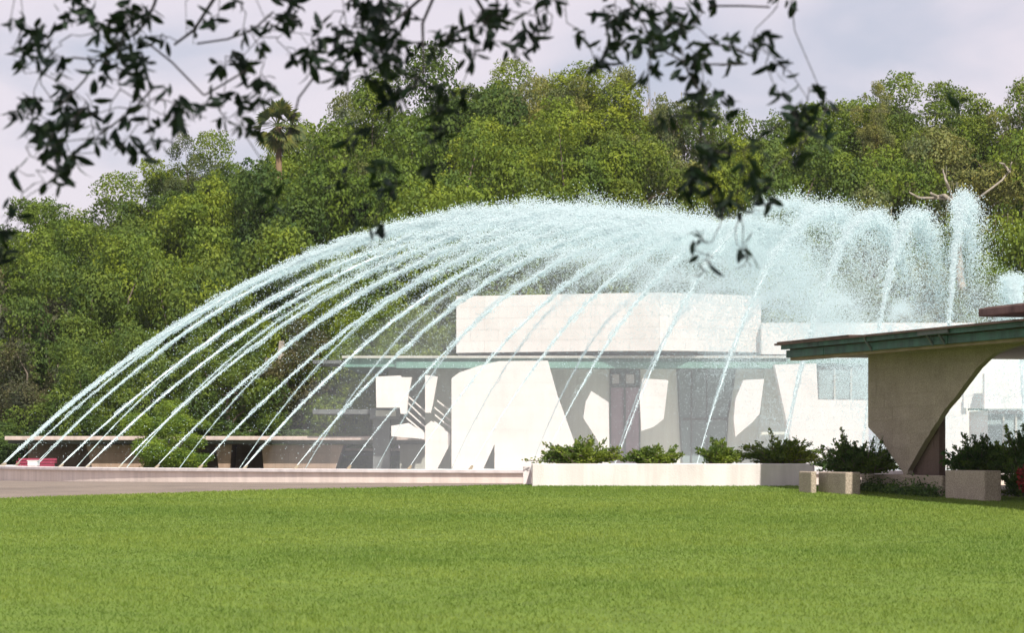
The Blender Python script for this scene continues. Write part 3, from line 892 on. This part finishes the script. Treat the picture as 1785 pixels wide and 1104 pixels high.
def limb_mesh(cs, seed, rt=.035, h0=-3.2):
    """trunk to (0,0,h0) below the crown centre plus limbs reaching boughs; crown units"""
    rr = random.Random(seed)
    mb = MB()
    mb.tube([(rr.uniform(-.05, .05), 0, h0), (.02, .03, h0 * .7), (-.03, 0, -.7), (0, 0, -.25), (.04, .02, .35)], [rt * 1.6, rt * 1.15, rt, rt * .8, rt * .25], 8)
    for i in rr.sample(range(len(cs)), 16):
        c = Vector(cs[i]); z = rr.uniform(-.9, .1)
        a = Vector((0, 0, z)); m_ = a.lerp(c, .5) + Vector((rr.uniform(-.12, .12), rr.uniform(-.12, .12), rr.uniform(-.02, .12)))
        mb.tube([a, a.lerp(m_, .5) + Vector((0, 0, .04)), m_, c], [rt * .55, rt * .42, rt * .3, rt * .12], 5)
    return mb.me('trunk')

MOSS = []
for k in range(2):
    rg = np.random.default_rng(500 + k)
    n = 900
    c = CROWNS[k][1][rg.integers(0, 34, n)] + rg.normal(size=(n, 3)) * .1
    c[:, 2] -= .12
    L = .05 + .10 * rg.random(n)
    a = rg.random(n) * 6.28; wv = np.stack([np.cos(a), np.sin(a), a * 0], 1) * .008
    V = np.empty((n, 4, 3)); V[:, 0] = c - wv; V[:, 1] = c + wv
    V[:, 2] = c + wv * .3; V[:, 2, 2] -= L; V[:, 3] = c - wv * .5; V[:, 3, 2] -= L * .9
    MOSS.append(mesh_np("spanish_moss", V.reshape(-1, 3), 4))

TRUNKS = [limb_mesh(CROWNS[k][1], k) for k in range(6)]
STRUNKS = [limb_mesh(SPARSE[k][1], k + 9, .03) for k in range(2)]
me_cache = {}
def with_mat(me, mat):
    key = (me.name, mat.name)
    if key not in me_cache:
        c = me if not me.materials else me.copy()
        if c.materials: c.materials.clear()
        c.materials.append(mat); me_cache[key] = c
    return me_cache[key]

def tree(px, top, Y, rad, mat, label, group, name='oak_tree', hgt=None, moss=False, sparse=False, k=None, bark='bark'):
    rz = hgt or rad * random.uniform(.95, 1.45); top += random.uniform(-7, 7)
    ztop = P(px, top, Y).z
    x = P(px, 0, Y).x
    zc = ztop - rz * .95
    zg = zt(Y) - .1
    T = thing(name, (x, Y, zg), label, 'tree', group)
    k = random.randrange(6) if k is None else k
    bank = SPARSE if sparse else CROWNS
    k = k % len(bank)
    ang = random.uniform(0, 6.28)
    o = link('crown', with_mat(bank[k][0], M[mat]), None, T, (0, 0, zc - zg)); o.scale = (rad, rad, rz); o.rotation_euler = (0, 0, ang)
    h0 = (zg - zc) / rz
    tr_ = (STRUNKS if sparse else TRUNKS)[k]
    t2 = link('trunk', with_mat(tr_, M[bark]), None, T, (0, 0, zc - zg)); t2.scale = (rad, rad, rz); t2.rotation_euler = (0, 0, ang)
    if moss:
        o = link('spanish_moss', with_mat(MOSS[k % 2], M['moss']), None, T, (0, 0, zc - zg)); o.scale = (rad, rad, rz); o.rotation_euler = (0, 0, ang)
    return T

kinds = {'b': ('leaf_bright', 'bright yellow green'), 'm': ('leaf_mid', 'mid green'), 'o': ('leaf_olive', 'dull olive'), 'w': ('leaf_brown', 'brownish grey green')}
back = [(-40, 362, 'm', 5.2), (75, 352, 'b', 4.4), (170, 318, 'b', 4.4), (262, 300, 'm', 3.4), (335, 248, 'b', 3.6), (405, 292, 'm', 3.6), (470, 262, 'b', 3.8), (545, 215, 'b', 4.4), (625, 176, 'b', 4.2),
        (705, 122, 'b', 4.4), (790, 118, 'm', 4.6), (872, 116, 'b', 4.4), (955, 122, 'o', 4.4), (1030, 118, 'b', 4.2), (1100, 140, 'o', 4.2), (1168, 172, 'o', 4.0), (1245, 205, 'm', 4.0), (1320, 196, 'm', 4.2),
        (1392, 188, 'b', 4.4), (1465, 168, 'b', 4.2), (1545, 158, 'b', 4.4), (1632, 154, 'm', 4.4), (1715, 182, 'b', 4.0), (1790, 158, 'b', 4.4), (1880, 170, 'm', 4.6)]
for i, (px, top, kd, rad) in enumerate(back):
    tree(px, top, 146 + random.uniform(-4, 4), rad * random.uniform(.84, 1.08), kinds[kd][0], '%s treetop on the skyline, %s from the left' % (kinds[kd][1], (ordn + ['twenty-fourth', 'twenty-fifth'])[i]),
         'tall trees along the skyline', sparse=(kd == 'o'), moss=(kd == 'o'))
for i, (px, top, rad) in enumerate([(585, 175, 2.6), (925, 110, 3.0), (1010, 108, 2.6), (1095, 132, 2.6), (1165, 150, 2.4), (1530, 148, 1.8), (1775, 148, 2.0), (330, 236, 1.8)]):
    tree(px, top, 143, rad, 'leaf_olive', 'thin feathery treetop letting the sky through, %s from the left' % ['second', 'third', 'fourth', 'fifth', 'sixth', 'seventh', 'last', 'first'][i], 'feathery treetops on the skyline', 'feathery_tree', hgt=rad * 1.5, sparse=True)
midr = [(-10, 430, 'm', 4.6), (90, 392, 'b', 4.4), (190, 372, 'm', 4.4), (290, 345, 'b', 4.6), (390, 330, 'b', 4.4), (490, 286, 'm', 4.6), (590, 262, 'b', 5.0), (690, 235, 'b', 4.8), (790, 240, 'b', 4.8),
        (890, 200, 'b', 5.0), (990, 215, 'b', 4.8), (1090, 235, 'm', 4.6), (1190, 262, 'o', 4.6), (1290, 262, 'b', 4.6), (1390, 262, 'm', 4.6), (1490, 258, 'b', 4.6), (1590, 262, 'o', 4.6), (1690, 268, 'o', 4.6), (1800, 262, 'b', 4.8)]
for i, (px, top, kd, rad) in enumerate(midr):
    tree(px, top, 131 + random.uniform(-4, 4), rad * random.uniform(.80, 1.05), kinds[kd][0], '%s oak in the middle row, %s from the left' % (kinds[kd][1], ordn[i]), 'oaks in the middle row of the wood', moss=(kd == 'o'))
frontr = [(-10, 480, 'w', 4.6), (110, 455, 'm', 4.2), (215, 440, 'b', 4.2), (320, 430, 'm', 4.4), (430, 425, 'b', 4.4), (540, 405, 'm', 4.6), (650, 372, 'b', 4.6), (760, 345, 'b', 4.6), (870, 330, 'b', 4.8),
          (980, 360, 'm', 4.6), (1090, 375, 'm', 4.6), (1200, 355, 'b', 4.6), (1310, 350, 'm', 4.6), (1420, 360, 'm', 4.6), (1530, 345, 'o', 4.6), (1640, 385, 'm', 3.8), (1760, 370, 'b', 4.6), (1860, 360, 'b', 4.6)]
for i, (px, top, kd, rad) in enumerate(frontr):
    tree(px, top, 120 + random.uniform(-3, 3), rad * random.uniform(.80, 1.05), kinds[kd][0], '%s tree in the front row of the wood, %s from the left' % (kinds[kd][1], ordn[i]), 'trees in the front row of the wood', moss=(kd in 'ow'), hgt=rad * random.uniform(1.1, 1.5))
low = [(45, 600, 'w', 2.8, 'brown mossy low tree at the left edge behind the first jets'), (150, 590, 'm', 2.6, 'dark low tree behind the left jets above the walkway roof'), (255, 560, 'm', 3.0, 'low green tree left of the round bright bush, over the walkway'),
       (395, 570, 'm', 2.8, 'low green tree right of the round bright bush, over the walkway'), (500, 560, 'w', 2.6, 'brownish low tree with pale trunks above the walkway roof'), (600, 560, 'b', 2.6, 'bright green low tree just left of the white building'),
       (700, 520, 'b', 3.0, 'bright green tree rising behind the left end of the white building'), (780, 560, 'm', 2.8, 'green tree hidden partly by the corner of the white parapet box'), (1480, 470, 'm', 2.8, 'green tree behind the right hand parapet of the white building'),
       (1380, 440, 'b', 2.8, 'bright green tree above the right end of the parapet box'), (1620, 480, 'o', 2.8, 'olive tree seen between the steep jets at right'), (1740, 470, 'b', 2.8, 'bright tree behind the right edge jets')]
for px, top, kd, rad, lab in low:
    tree(px, top, 112.5 + random.uniform(-1.2, 1.2), rad, kinds[kd][0], lab, None, 'small_tree')

# round bush before the walkway, and other bushes
def bush(px, top, Y, rx, rz, mat, label, name='bush', k=None):
    x = P(px, 0, Y).x; ztop = P(px, top, Y).z; zg = zt(Y) - .1
    T = thing(name, (x, Y, zg), label, 'bush')
    k = random.randrange(6) if k is None else k
    hh = (ztop - zg) * .56
    o = link('foliage', with_mat(CROWNS[k][0], M[mat]), None, T, (0, 0, ztop - zg - hh)); o.scale = (rx, rx, hh); o.rotation_euler = (0, 0, random.uniform(0, 6))
    q = MB()
    for a in range(5):
        q.tube([(0, 0, 0), (math.cos(a * 1.25) * .3 * rx, math.sin(a * 1.25) * .3 * rx, hh * .9)], [.04, .02], 5)
    q.build('stem', M['bark'], T, (0, 0, 0))
    return T
bush(290, 706, 101, 1.95, 1.6, 'leaf_lime', 'large round bright green bush standing in front of the brown walkway')
bush(612, 772, 110, 1.2, .9, 'leaf_mid', 'green bush seen under the pale lintel of the far walkway')
bush(660, 780, 110, 1.0, .9, 'leaf_mid', 'small green bush right of the one under the walkway lintel')
bush(170, 735, 110, 2.2, 1, 'leaf_mid', 'low bush showing above the walkway roof at left')
bush(610, 745, 110, 1.6, 1, 'leaf_bright', 'bright bush between the walkway roof and the dark canopy')
bush(440, 730, 111, 3.0, 1, 'leaf_dark', 'dark bush above the walkway roof left of the pale trunks')
bush(40, 735, 110, 2.6, 1, 'leaf_dark', 'dark bush above the left end of the walkway roof')
bush(320, 735, 111, 3.4, 1, 'leaf_dark', 'dark bush behind the round bright bush')

# trunks standing clear under the dome
for px, top, Y, r_, mat, lab in [(462, 690, 113.6, .22, 'palebark', 'pale brown bare trunk above the walkway roof, left of three'), (489, 660, 113.8, .28, 'palebark', 'pale brown bare trunk above the walkway roof, middle and thickest of three'),
                                 (531, 715, 113.4, .12, 'palebark', 'thin bare trunk above the walkway roof, right of three')]:
    a = P(px, top, Y); g_ = zt(Y) - .1
    T = thing('bare_tree', (a.x, Y, g_), lab, 'tree')
    q = MB(); H_ = a.z - g_ + 1.5
    q.tube([(0, 0, 0), (.05, 0, H_ * .3), (-.06, 0, H_ * .6), (.05, 0, H_)], [r_ * 1.2, r_, r_ * .85, r_ * .4], 8); q.build('trunk', M[mat], T, (0, 0, 0), smooth=True)


# tree with pale twisted limbs at the right
Y = 114.5
T = thing('dead_limbed_tree', (P(1680, 0, Y).x, Y, .8), 'tree with pale twisted bare limbs rising behind the steep jets at right', 'tree')
def limb(pxs, r0_, r1_, name='branch'):
    q = MB(); n_ = len(pxs)
    pts = []
    for i in range(n_ - 1):
        for s_ in range(4):
            t_ = s_ / 4; pts.append((pxs[i][0] + (pxs[i + 1][0] - pxs[i][0]) * t_ + random.uniform(-1.2, 1.2), pxs[i][1] + (pxs[i + 1][1] - pxs[i][1]) * t_))
    pts.append(pxs[-1])
    q.tube([P(x_, y_, Y + .3 * math.sin(i * .7)) for i, (x_, y_) in enumerate(pts)], list(np.linspace(r0_, r1_, len(pts))), 7)
    q.build(name, M['palebark'], T, smooth=True)
limb([(1690, 830), (1684, 640), (1676, 500), (1670, 440), (1672, 380)], .22, .12, 'trunk')
limb([(1672, 380), (1663, 355), (1648, 341), (1632, 343), (1622, 336)], .12, .05)
limb([(1672, 385), (1655, 330), (1647, 312), (1644, 295)], .08, .03)
limb([(1674, 400), (1700, 350), (1740, 320), (1759, 300), (1764, 282)], .06, .025)
limb([(1759, 300), (1750, 286), (1742, 284)], .06, .03)
limb([(1655, 346), (1600, 345), (1585, 335)], .07, .03)

# cabbage palm on the skyline
Y = 141; px_, py_ = 484, 218
T = thing('palm_tree', (P(px_, 0, Y).x, Y, .85), 'single fan palm with orange brown trunk above the treetops at left', 'palm tree')
c_ = P(px_, py_, Y)
q = MB(); q.tube([(c_.x + .1, Y, .8), (c_.x + .25, Y, 6), (c_.x + .1, Y, 11), (c_.x + .05, Y, c_.z - .1)], [.17, .15, .14, .16], 9); q.build('trunk', M['palmbark'], T, smooth=True)
rg = random.Random(4)
for k in range(46):
    q = MB(); az = rg.uniform(0, 6.28); el = rg.uniform(-1.15, 1.45); L = rg.uniform(.55, .9)
    d = Vector((math.cos(az) * math.cos(el), math.sin(az) * math.cos(el), math.sin(el)))
    e_ = c_ + d * L
    q.tube([c_, e_], [.02, .012], 4)
    sd = d.cross(Vector((0, 0, 1))).normalized(); sd = (Matrix.Rotation(rg.uniform(-1.2, 1.2), 3, d) @ sd); up_ = sd.cross(d)
    for j in range(-6, 7):
        aa = j / 6 * 1.35
        dd = (d * math.cos(aa) + sd * math.sin(aa)).normalized(); l2 = .78 * (1 - .25 * abs(aa))
        t_ = e_ + dd * l2 + Vector((0, 0, -.12)); w_ = up_.cross(dd) * .07 + up_ * .03
        q.add([e_, e_ + dd * l2 * .5 + w_ + Vector((0, 0, .02)), t_, e_ + dd * l2 * .5 - w_ + Vector((0, 0, .02))], [(0, 1, 2, 3)])
    q.build('frond', M['palm'], T)

# spiky shrubs
def shrub_mesh(seed, rx, rz, nb, leaf=.028, dense=70, spike=1.0, thick=.075):
    """arching feathery branches fanning out low and wide, each lined with narrow leaves"""
    rg = np.random.default_rng(seed)
    Vs = []; st = MB()
    for i in range(nb):
        az = rg.random() * 6.28; el = rg.uniform(.05, 1.25)
        if rg.random() < .45: az = (0 if rg.random() < .5 else math.pi) + rg.normal(0, .5); el = rg.uniform(.05, .6)
        d = np.array([math.cos(az) * math.cos(el) * rx, math.sin(az) * math.cos(el) * rx * .7, math.sin(el) * rz])
        L = rg.uniform(.55, 1.05)
        base = np.array([rg.uniform(-.35, .35) * rx, rg.uniform(-.25, .25) * rx, 0])
        bend = np.array([0, 0, rg.uniform(.02, .10)])
        f = lambda t: base + d * L * t + bend * np.sin(t * 2.6)
        st.tube([Vector(f(t)) for t in (0, .35, .7, 1.0)], [.012, .009, .006, .003], 4, False)
        n = dense
        t = rg.random(n) ** .8
        c = np.array([f(x) for x in t])
        dn = d / np.linalg.norm(d)
        a = dn * 1.0 + rg.normal(size=(n, 3)) * .55 + [0, 0, .15]; a /= np.linalg.norm(a, axis=1)[:, None]
        b = np.cross(a, rg.normal(size=(n, 3))); b /= np.linalg.norm(b, axis=1)[:, None]
        l = (leaf * 1.9 * (.6 + .7 * rg.random(n)) * (1.1 - .5 * t))[:, None]; w_ = leaf * .34
        c = c + rg.normal(size=(n, 3)) * (thick * .42 * (1.1 - .8 * t))[:, None]
        V = np.empty((n, 4, 3)); V[:, 0] = c; V[:, 1] = c + a * l * .5 - b * w_; V[:, 2] = c + a * l; V[:, 3] = c + a * l * .5 + b * w_
        Vs.append(V)
    V = np.concatenate(Vs); V[:, :, 2] = np.maximum(V[:, :, 2], 0)
    return mesh_np('foliage', V.reshape(-1, 3), 4), st.me('stems')
def shrub(px0, px1, top, ybase, Y, mat, label, seed, nb=44, name='shrub', dense=90, leaf=.037, group=None, thick=.10):
    c_ = P((px0 + px1) / 2, ybase, Y); rx = (px1 - px0) / 2 * Y / F; rz = (ybase - top) * Y / F
    f, s_ = shrub_mesh(seed, rx * 1.0, rz * 1.0, nb, leaf, dense, thick=thick)
    T = thing(name, c_, label, 'shrub', group)
    link('foliage', f, M[mat], T, (0, 0, 0)); link('stems', s_, M['bark'], T, (0, 0, 0))
    return T
g_ = 'spiky green shrubs in the long white planter'
shrub(938, 1080, 762, 810, 46.4, 'leaf_shrub', 'largest spiky green shrub, leftmost in the white planter', 11, 95, group=g_)
shrub(1088, 1192, 776, 810, 46.4, 'leaf_shrub', 'low spiky shrub, second from the left in the white planter', 12, 60, group=g_)
shrub(1207, 1295, 768, 810, 46.4, 'leaf_shrub', 'narrow spiky shrub, third from the left in the white planter', 13, 55, group=g_)
shrub(1300, 1432, 756, 810, 46.4, 'leaf_shrub', 'wide dark green shrub at the right end of the white planter', 14, 95, group=g_)
shrub(1428, 1568, 750, 826, 43.2, 'leaf_dark', 'rounded dark green shrub on the tan block left of the pier', 15, 120, dense=110)
shrub(1650, 1765, 756, 826, 40.8, 'leaf_dark', 'dark green shrub on the tan block right of the pier', 16, 110, dense=110)
shrub(1730, 1850, 740, 826, 40.4, 'leaf_dark', 'tall dark green shrub at the right edge of the picture', 17, 120, dense=110)
T = shrub(1745, 1830, 785, 866, 39.9, 'leaf_dark', 'dark bush with red flowers at the right edge beside the tan block', 18, 90, name='flowering_bush')
rg = np.random.default_rng(5); n = 160
cl = np.array([[-.10, -.36, .18], [-.04, -.38, .27], [-.13, -.36, .36], [.02, -.36, .22]])[rg.integers(0, 4, n)] + rg.normal(size=(n, 3)) * .045
link('flowers', mesh_np('flowers', leaf_cloud(cl, np.tile([0, -1, .5], (n, 1)), np.full(n, .022), 4, .9), 4), M['flower'], T, (0, 0, 0))
# creeping plants at the foot of the low wall
gv = []
rg = np.random.default_rng(8)
for k in range(48):
    px = 1503 + 141 * rg.random()
    c_ = LWP.pt(LWP.uv(px, 840)[0], 0) - FN * rg.uniform(.05, .22); Yg = c_.y; hgt = .06 + .14 * rg.random()
    n = 110; p_ = rg.normal(size=(n, 3)) * [.11, .07, hgt * .6]; p_[:, 2] = np.abs(p_[:, 2])
    gv.append(p_ + [c_.x, c_.y, .0234 * Yg - .01])
gv = np.concatenate(gv)
tag(link('ground_cover', mesh_np('ground_cover', leaf_cloud(gv, np.tile([0, -.5, 1.], (len(gv), 1)), np.full(len(gv), .026), 3, .5), 4), M['leaf_dark']),
    'low green creeping plants along the foot of the tan wall', 'ground cover', kind='stuff')

# ------------------------------------------------------------------ overhanging tree in the foreground
TR = thing('shade_tree', (8.1, .6, 0.0), 'foreground tree with dark drooping leafy sprays hanging across the sky', 'tree')
CL = [(15,50,22,4),(42,40,18,6),(20,95,28,6),(35,80,20,4),(85,90,30,16),(70,125,18,4),(145,20,22,10),(170,50,22,9),(170,80,16,5),(125,60,20,4),(185,95,20,5),(230,30,20,8),(235,60,28,24),(215,70,22,10),(285,75,8,1),(225,115,24,7),(235,140,28,15),(210,155,18,5),
(100,190,34,34),(95,230,32,26),(60,180,26,7),(35,215,16,5),(45,255,18,6),(95,265,26,11),(130,215,28,7),(80,300,22,7),(130,285,18,5),(110,310,12,2),(60,320,15,3),(150,175,22,4),(165,240,18,4),(165,265,18,4),(200,270,18,6),(228,190,15,3),(260,178,12,2),(250,215,14,3),(270,265,18,6),(300,255,12,2),(15,372,14,3),(20,420,28,9),(45,450,22,7),
(380,45,16,4),(325,60,8,2),(405,100,22,11),(395,130,10,3),(430,130,12,3),(420,10,10,3),(505,10,18,10),(465,40,18,6),(440,60,12,2),(515,40,14,4),(545,60,12,3),(485,65,10,2),(500,95,14,4),(535,105,12,5),(460,110,12,3),(480,150,16,7),(450,185,15,5),(435,235,18,6),(310,190,22,11),(325,210,18,9),(360,205,15,5),(390,185,16,6),(395,210,10,3),(420,200,10,3),(290,175,12,3),
(600,20,24,10),(615,60,34,34),(650,80,28,26),(595,75,22,9),(555,60,14,3),(690,30,16,6),(670,20,12,4),(700,90,24,20),(695,110,24,16),(620,100,20,7),(605,140,20,11),(655,165,24,11),(640,130,15,4),(545,110,14,4),(780,80,26,14),(790,55,15,5),(760,85,10,3),(680,200,18,7),(725,150,32,14),(770,190,26,16),(760,220,14,5),(700,175,18,5),(610,245,16,8),(600,320,10,3),(650,330,22,6),(690,310,22,6),(755,290,18,6),(650,390,18,4),(667,408,10,3),
(850,30,22,7),(855,55,20,8),(830,70,14,4),(890,55,18,4),(900,85,16,6),(905,100,14,7),(930,80,15,4),(870,15,15,5),(925,20,16,5),(950,15,15,3),(985,15,15,5),(940,40,10,2),(955,60,10,2),(820,100,10,2),(800,160,26,7),
(1070,20,22,12),(1090,35,18,8),(1055,60,20,12),(1040,110,16,9),(1020,70,14,3),(1090,85,12,5),(1140,20,26,12),(1120,70,20,10),(1145,75,18,9),(1130,110,20,9),(1190,60,14,6),(1185,80,15,6),(1225,20,18,7),(1250,10,12,3),(1165,40,10,2),(1210,130,22,14),(1190,120,15,5),(1235,95,12,4),(1235,155,18,8),(1215,190,18,6),(1250,180,14,5),(1280,80,18,5),(1310,80,15,3),(1290,110,14,4),(1340,95,14,6),(1362,115,14,5),(1355,10,14,4),(1380,8,10,2),(1200,215,12,3),(1370,175,14,4),(1410,175,18,8),(1440,190,12,5),(1680,200,9,3),(1385,200,12,4),
(1240,260,32,20),(1230,320,36,22),(1300,270,28,11),(1310,320,26,10),(1375,215,20,7),(1410,235,22,8),(1380,270,18,6),(1430,260,16,4),(1255,365,22,7),(1255,395,12,2),(1290,380,10,1),(1350,350,15,3),(1222,420,12,3),(1235,455,12,2),(1300,440,8,1),(1310,465,8,1),(1285,468,8,1),(1150,235,12,4),(490,345,12,2)]
rnd = random.Random(21)
YF = 10.6
pos = [P(c[0], c[1], YF + rnd.uniform(-.45, .45)) for c in CL]
# drooping leaf shapes: a curled blade with midrib fold, growing along -Z
def leaf_mesh(L, W, curl, name='leaf'):
    v = []; ts_ = [0, .12, .38, .68, .9, 1.0]; ws = [.06, .55, 1.0, .85, .35, .02]
    for t_, w_ in zip(ts_, ws):
        y_ = curl * L * (t_ ** 2); z_ = -L * t_ * (1 - .18 * t_)
        v += [(-w_ * W / 2, y_ + .12 * w_ * W, z_), (0, y_, z_), (w_ * W / 2, y_ + .12 * w_ * W, z_)]
    f = []
    for i in range(5):
        a = i * 3; f += [(a, a + 1, a + 4, a + 3), (a + 1, a + 2, a + 5, a + 4)]
    m_ = mesh(name, v, f); m_.polygons.foreach_set('use_smooth', [True] * len(m_.polygons))
    return m_
LM = [leaf_mesh(.080, .025, .15), leaf_mesh(.088, .028, .35), leaf_mesh(.070, .025, -.2), leaf_mesh(.084, .022, .55)]
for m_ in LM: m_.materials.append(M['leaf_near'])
lv = [np.array([v.co[:] for v in m_.vertices]) for m_ in LM]
lf = [[tuple(p.vertices) for p in m_.polygons] for m_ in LM]
extra_v = []; extra_f = []; nleaf = 0; eb = 0
tw = MB()
spots = []
for (px, py, rad, n), c_ in zip(CL, pos):
    rr = rad * YF / F
    nt_ = max(1, n // 4)
    tips = []
    for j in range(nt_):
        tips.append(c_ + Vector((rnd.gauss(0, rr * .72), rnd.gauss(0, .10), rnd.gauss(0, rr * .66) + .02)))
    for tp_ in tips:
        md_ = c_.lerp(tp_, .5) + Vector((rnd.uniform(-.02, .02), 0, rnd.uniform(0, .03)))
        tw.tube([c_ + Vector((0, 0, .03)), md_, tp_], [.002, .0018, .0012], 4, False)
    n2 = int(round(n * 1.75)) + 1
    for j in range(n2):
        tp_ = tips[j % nt_] + Vector((rnd.gauss(0, .014), rnd.gauss(0, .02), rnd.gauss(0, .016)))
        # leaves fan out in a whorl and droop
        az = rnd.uniform(0, 6.28); dr_ = rnd.uniform(.1, 1.35) if rnd.random() < .8 else rnd.uniform(1.3, 2.3)
        q_ = Matrix.Rotation(az, 4, 'Z') @ Matrix.Rotation(dr_, 4, 'X') @ Matrix.Rotation(rnd.uniform(-1.5, 1.5), 4, 'Z')
        sc = rnd.uniform(.7, 1.15)
        Mx = Matrix.Translation(tp_) @ q_ @ Matrix.Scale(sc, 4)
        spots.append((Mx, rnd.randrange(4)))
rnd.shuffle(spots)
for i, (Mx, k) in enumerate(spots):
    if i < 300:
        o = link('leaf', LM[k], None, TR); o.matrix_basis = Matrix.Translation(-TR.location) @ Mx
    else:
        A3 = np.array(Mx.to_3x3()); tt_ = np.array(Mx.translation)
        extra_v.append(lv[k] @ A3.T + tt_); extra_f += [tuple(q + eb for q in f_) for f_ in lf[k]]; eb += len(lv[k])
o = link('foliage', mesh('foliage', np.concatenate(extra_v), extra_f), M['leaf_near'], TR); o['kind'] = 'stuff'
# twigs: every cluster hangs from its nearest higher neighbour
roots = []
for i, c_ in enumerate(pos):
    best = None
    for j, d_ in enumerate(pos):
        if d_.z > c_.z + .02:
            dist = (d_ - c_).length * (1 + .4 * abs(d_.x - c_.x) / ((d_ - c_).length + 1e-6))
            if best is None or dist < best[0]: best = (dist, d_)
    topd = (3.45 - c_.z) * 1.2
    if best is None or (topd < best[0] and c_.z > 3.1):
        t_ = Vector((c_.x + rnd.uniform(-.15, .15), c_.y, 3.55)); roots.append(t_)
    elif best[0] > .75: t_ = None; 
    else: t_ = best[1]
    if t_ is None: t_ = Vector((c_.x + .15, c_.y, 3.55)) if CL[i][1] < 230 else best[1]
    m1_ = c_.lerp(t_, .35) + Vector((rnd.uniform(-.03, .03), rnd.uniform(-.03, .03), rnd.uniform(-.03, .02)))
    m2_ = c_.lerp(t_, .7) + Vector((rnd.uniform(-.03, .03), rnd.uniform(-.03, .03), rnd.uniform(-.02, .03)))
    tw.tube([c_, m1_, m2_, t_], [.0015, .0018, .0021, .0025], 5, False)
for pl_ in ([(232, 62), (252, 42), (268, 8), (276, -25)], [(258, 72), (295, 108), (352, 166)], [(305, 78), (335, 52), (372, -5)], [(352, 166), (385, 147), (432, 122)], [(345, 76), (400, 68), (440, 52), (480, 20)], [(100, 190), (150, 140), (165, 110), (230, 60)],
            [(130, 100), (170, 105), (235, 130)], [(175, 235), (225, 195), (270, 150)], [(505, 240), (520, 170), (548, 130), (560, 100)], [(655, 60), (700, 30), (745, -15)], [(735, 130), (738, 40), (760, -15)], [(835, 22), (848, 40), (862, 50), (822, -20)],
            [(868, -20), (872, 30), (885, 45)], [(1085, -20), (1120, 45), (1140, 80)], [(1140, 80), (1190, 105), (1225, 170), (1222, 250)], [(1235, 10), (1290, 10), (1345, 12)], [(1230, 75), (1275, 82), (1320, 100)], [(1222, 112), (1290, 112), (1300, 110)],
            [(1222, 250), (1235, 320), (1255, 380)], [(1230, 270), (1300, 262), (1380, 200)]):
    q = MB(); q.tube([P(x_, y_, YF + .1) + Vector((rnd.uniform(-.01, .01), 0, 0)) for x_, y_ in pl_], list(np.linspace(.005, .0075, len(pl_))) if pl_[-1][1] < 0 else [.0042] * len(pl_), 5, False)
    q.build('twig', M['twig'], TR, smooth=True)
tw.build('fine_twigs', M['twig'], TR)['kind'] = 'stuff'
# trunk, boughs and the shading canopy above the picture
q = MB(); q.tube([(8.1, .6, -.15), (8.0, .8, .5), (7.8, 1.2, 1.6), (7.2, 2.1, 3.2), (6.0, 3.6, 4.7), (4.4, 5.2, 5.4), (3.0, 6.4, 5.6)], [.55, .42, .36, .33, .28, .22, .16], 14)
q.build('trunk', M['bark'], TR, smooth=True)
bo = [((5.4, 4.2, 4.9), (4.4, 7.2, 5.0), (2.4, 10.5, 4.0)), ((3.2, 6.2, 5.55), (.8, 7.8, 5.3), (-1.6, 10.4, 4.0)), ((4.2, 5.3, 5.4), (2.4, 8.0, 4.9), (.6, 10.5, 3.8)), ((3.1, 6.3, 5.6), (0, 5.8, 6.1), (-4, 6.4, 6.2)), ((6.6, 2.9, 4.0), (8, 4.5, 5.4), (9.5, 6.5, 6.0)), ((6.0, 3.6, 4.7), (5.5, 2.2, 6.2), (4.5, .4, 6.8))]
for b_ in bo:
    q = MB(); b_ = [Vector(v) for v in b_]
    q.tube([b_[0], b_[0].lerp(b_[1], .5) + Vector((.1, 0, .15)), b_[1], b_[1].lerp(b_[2], .5) + Vector((0, .1, .1)), b_[2]], [.15, .12, .09, .06, .03], 8); q.build('bough', M['bark'], TR, smooth=True)
rg = np.random.default_rng(77)
n = 48000
nc = 150
cc = np.stack([rg.uniform(-6, 9, nc), rg.uniform(0.5, 10.4, nc), rg.uniform(4.5, 7.4, nc)], 1)
C_ = cc[rg.integers(0, nc, n)] + rg.normal(size=(n, 3)) * [.6, .5, .3]
lim = 1.6 + 850 * C_[:, 1] / F + .15
C_[:, 2] = np.maximum(C_[:, 2], lim + .2)
C_ = C_[C_[:, 1] < 11.2]
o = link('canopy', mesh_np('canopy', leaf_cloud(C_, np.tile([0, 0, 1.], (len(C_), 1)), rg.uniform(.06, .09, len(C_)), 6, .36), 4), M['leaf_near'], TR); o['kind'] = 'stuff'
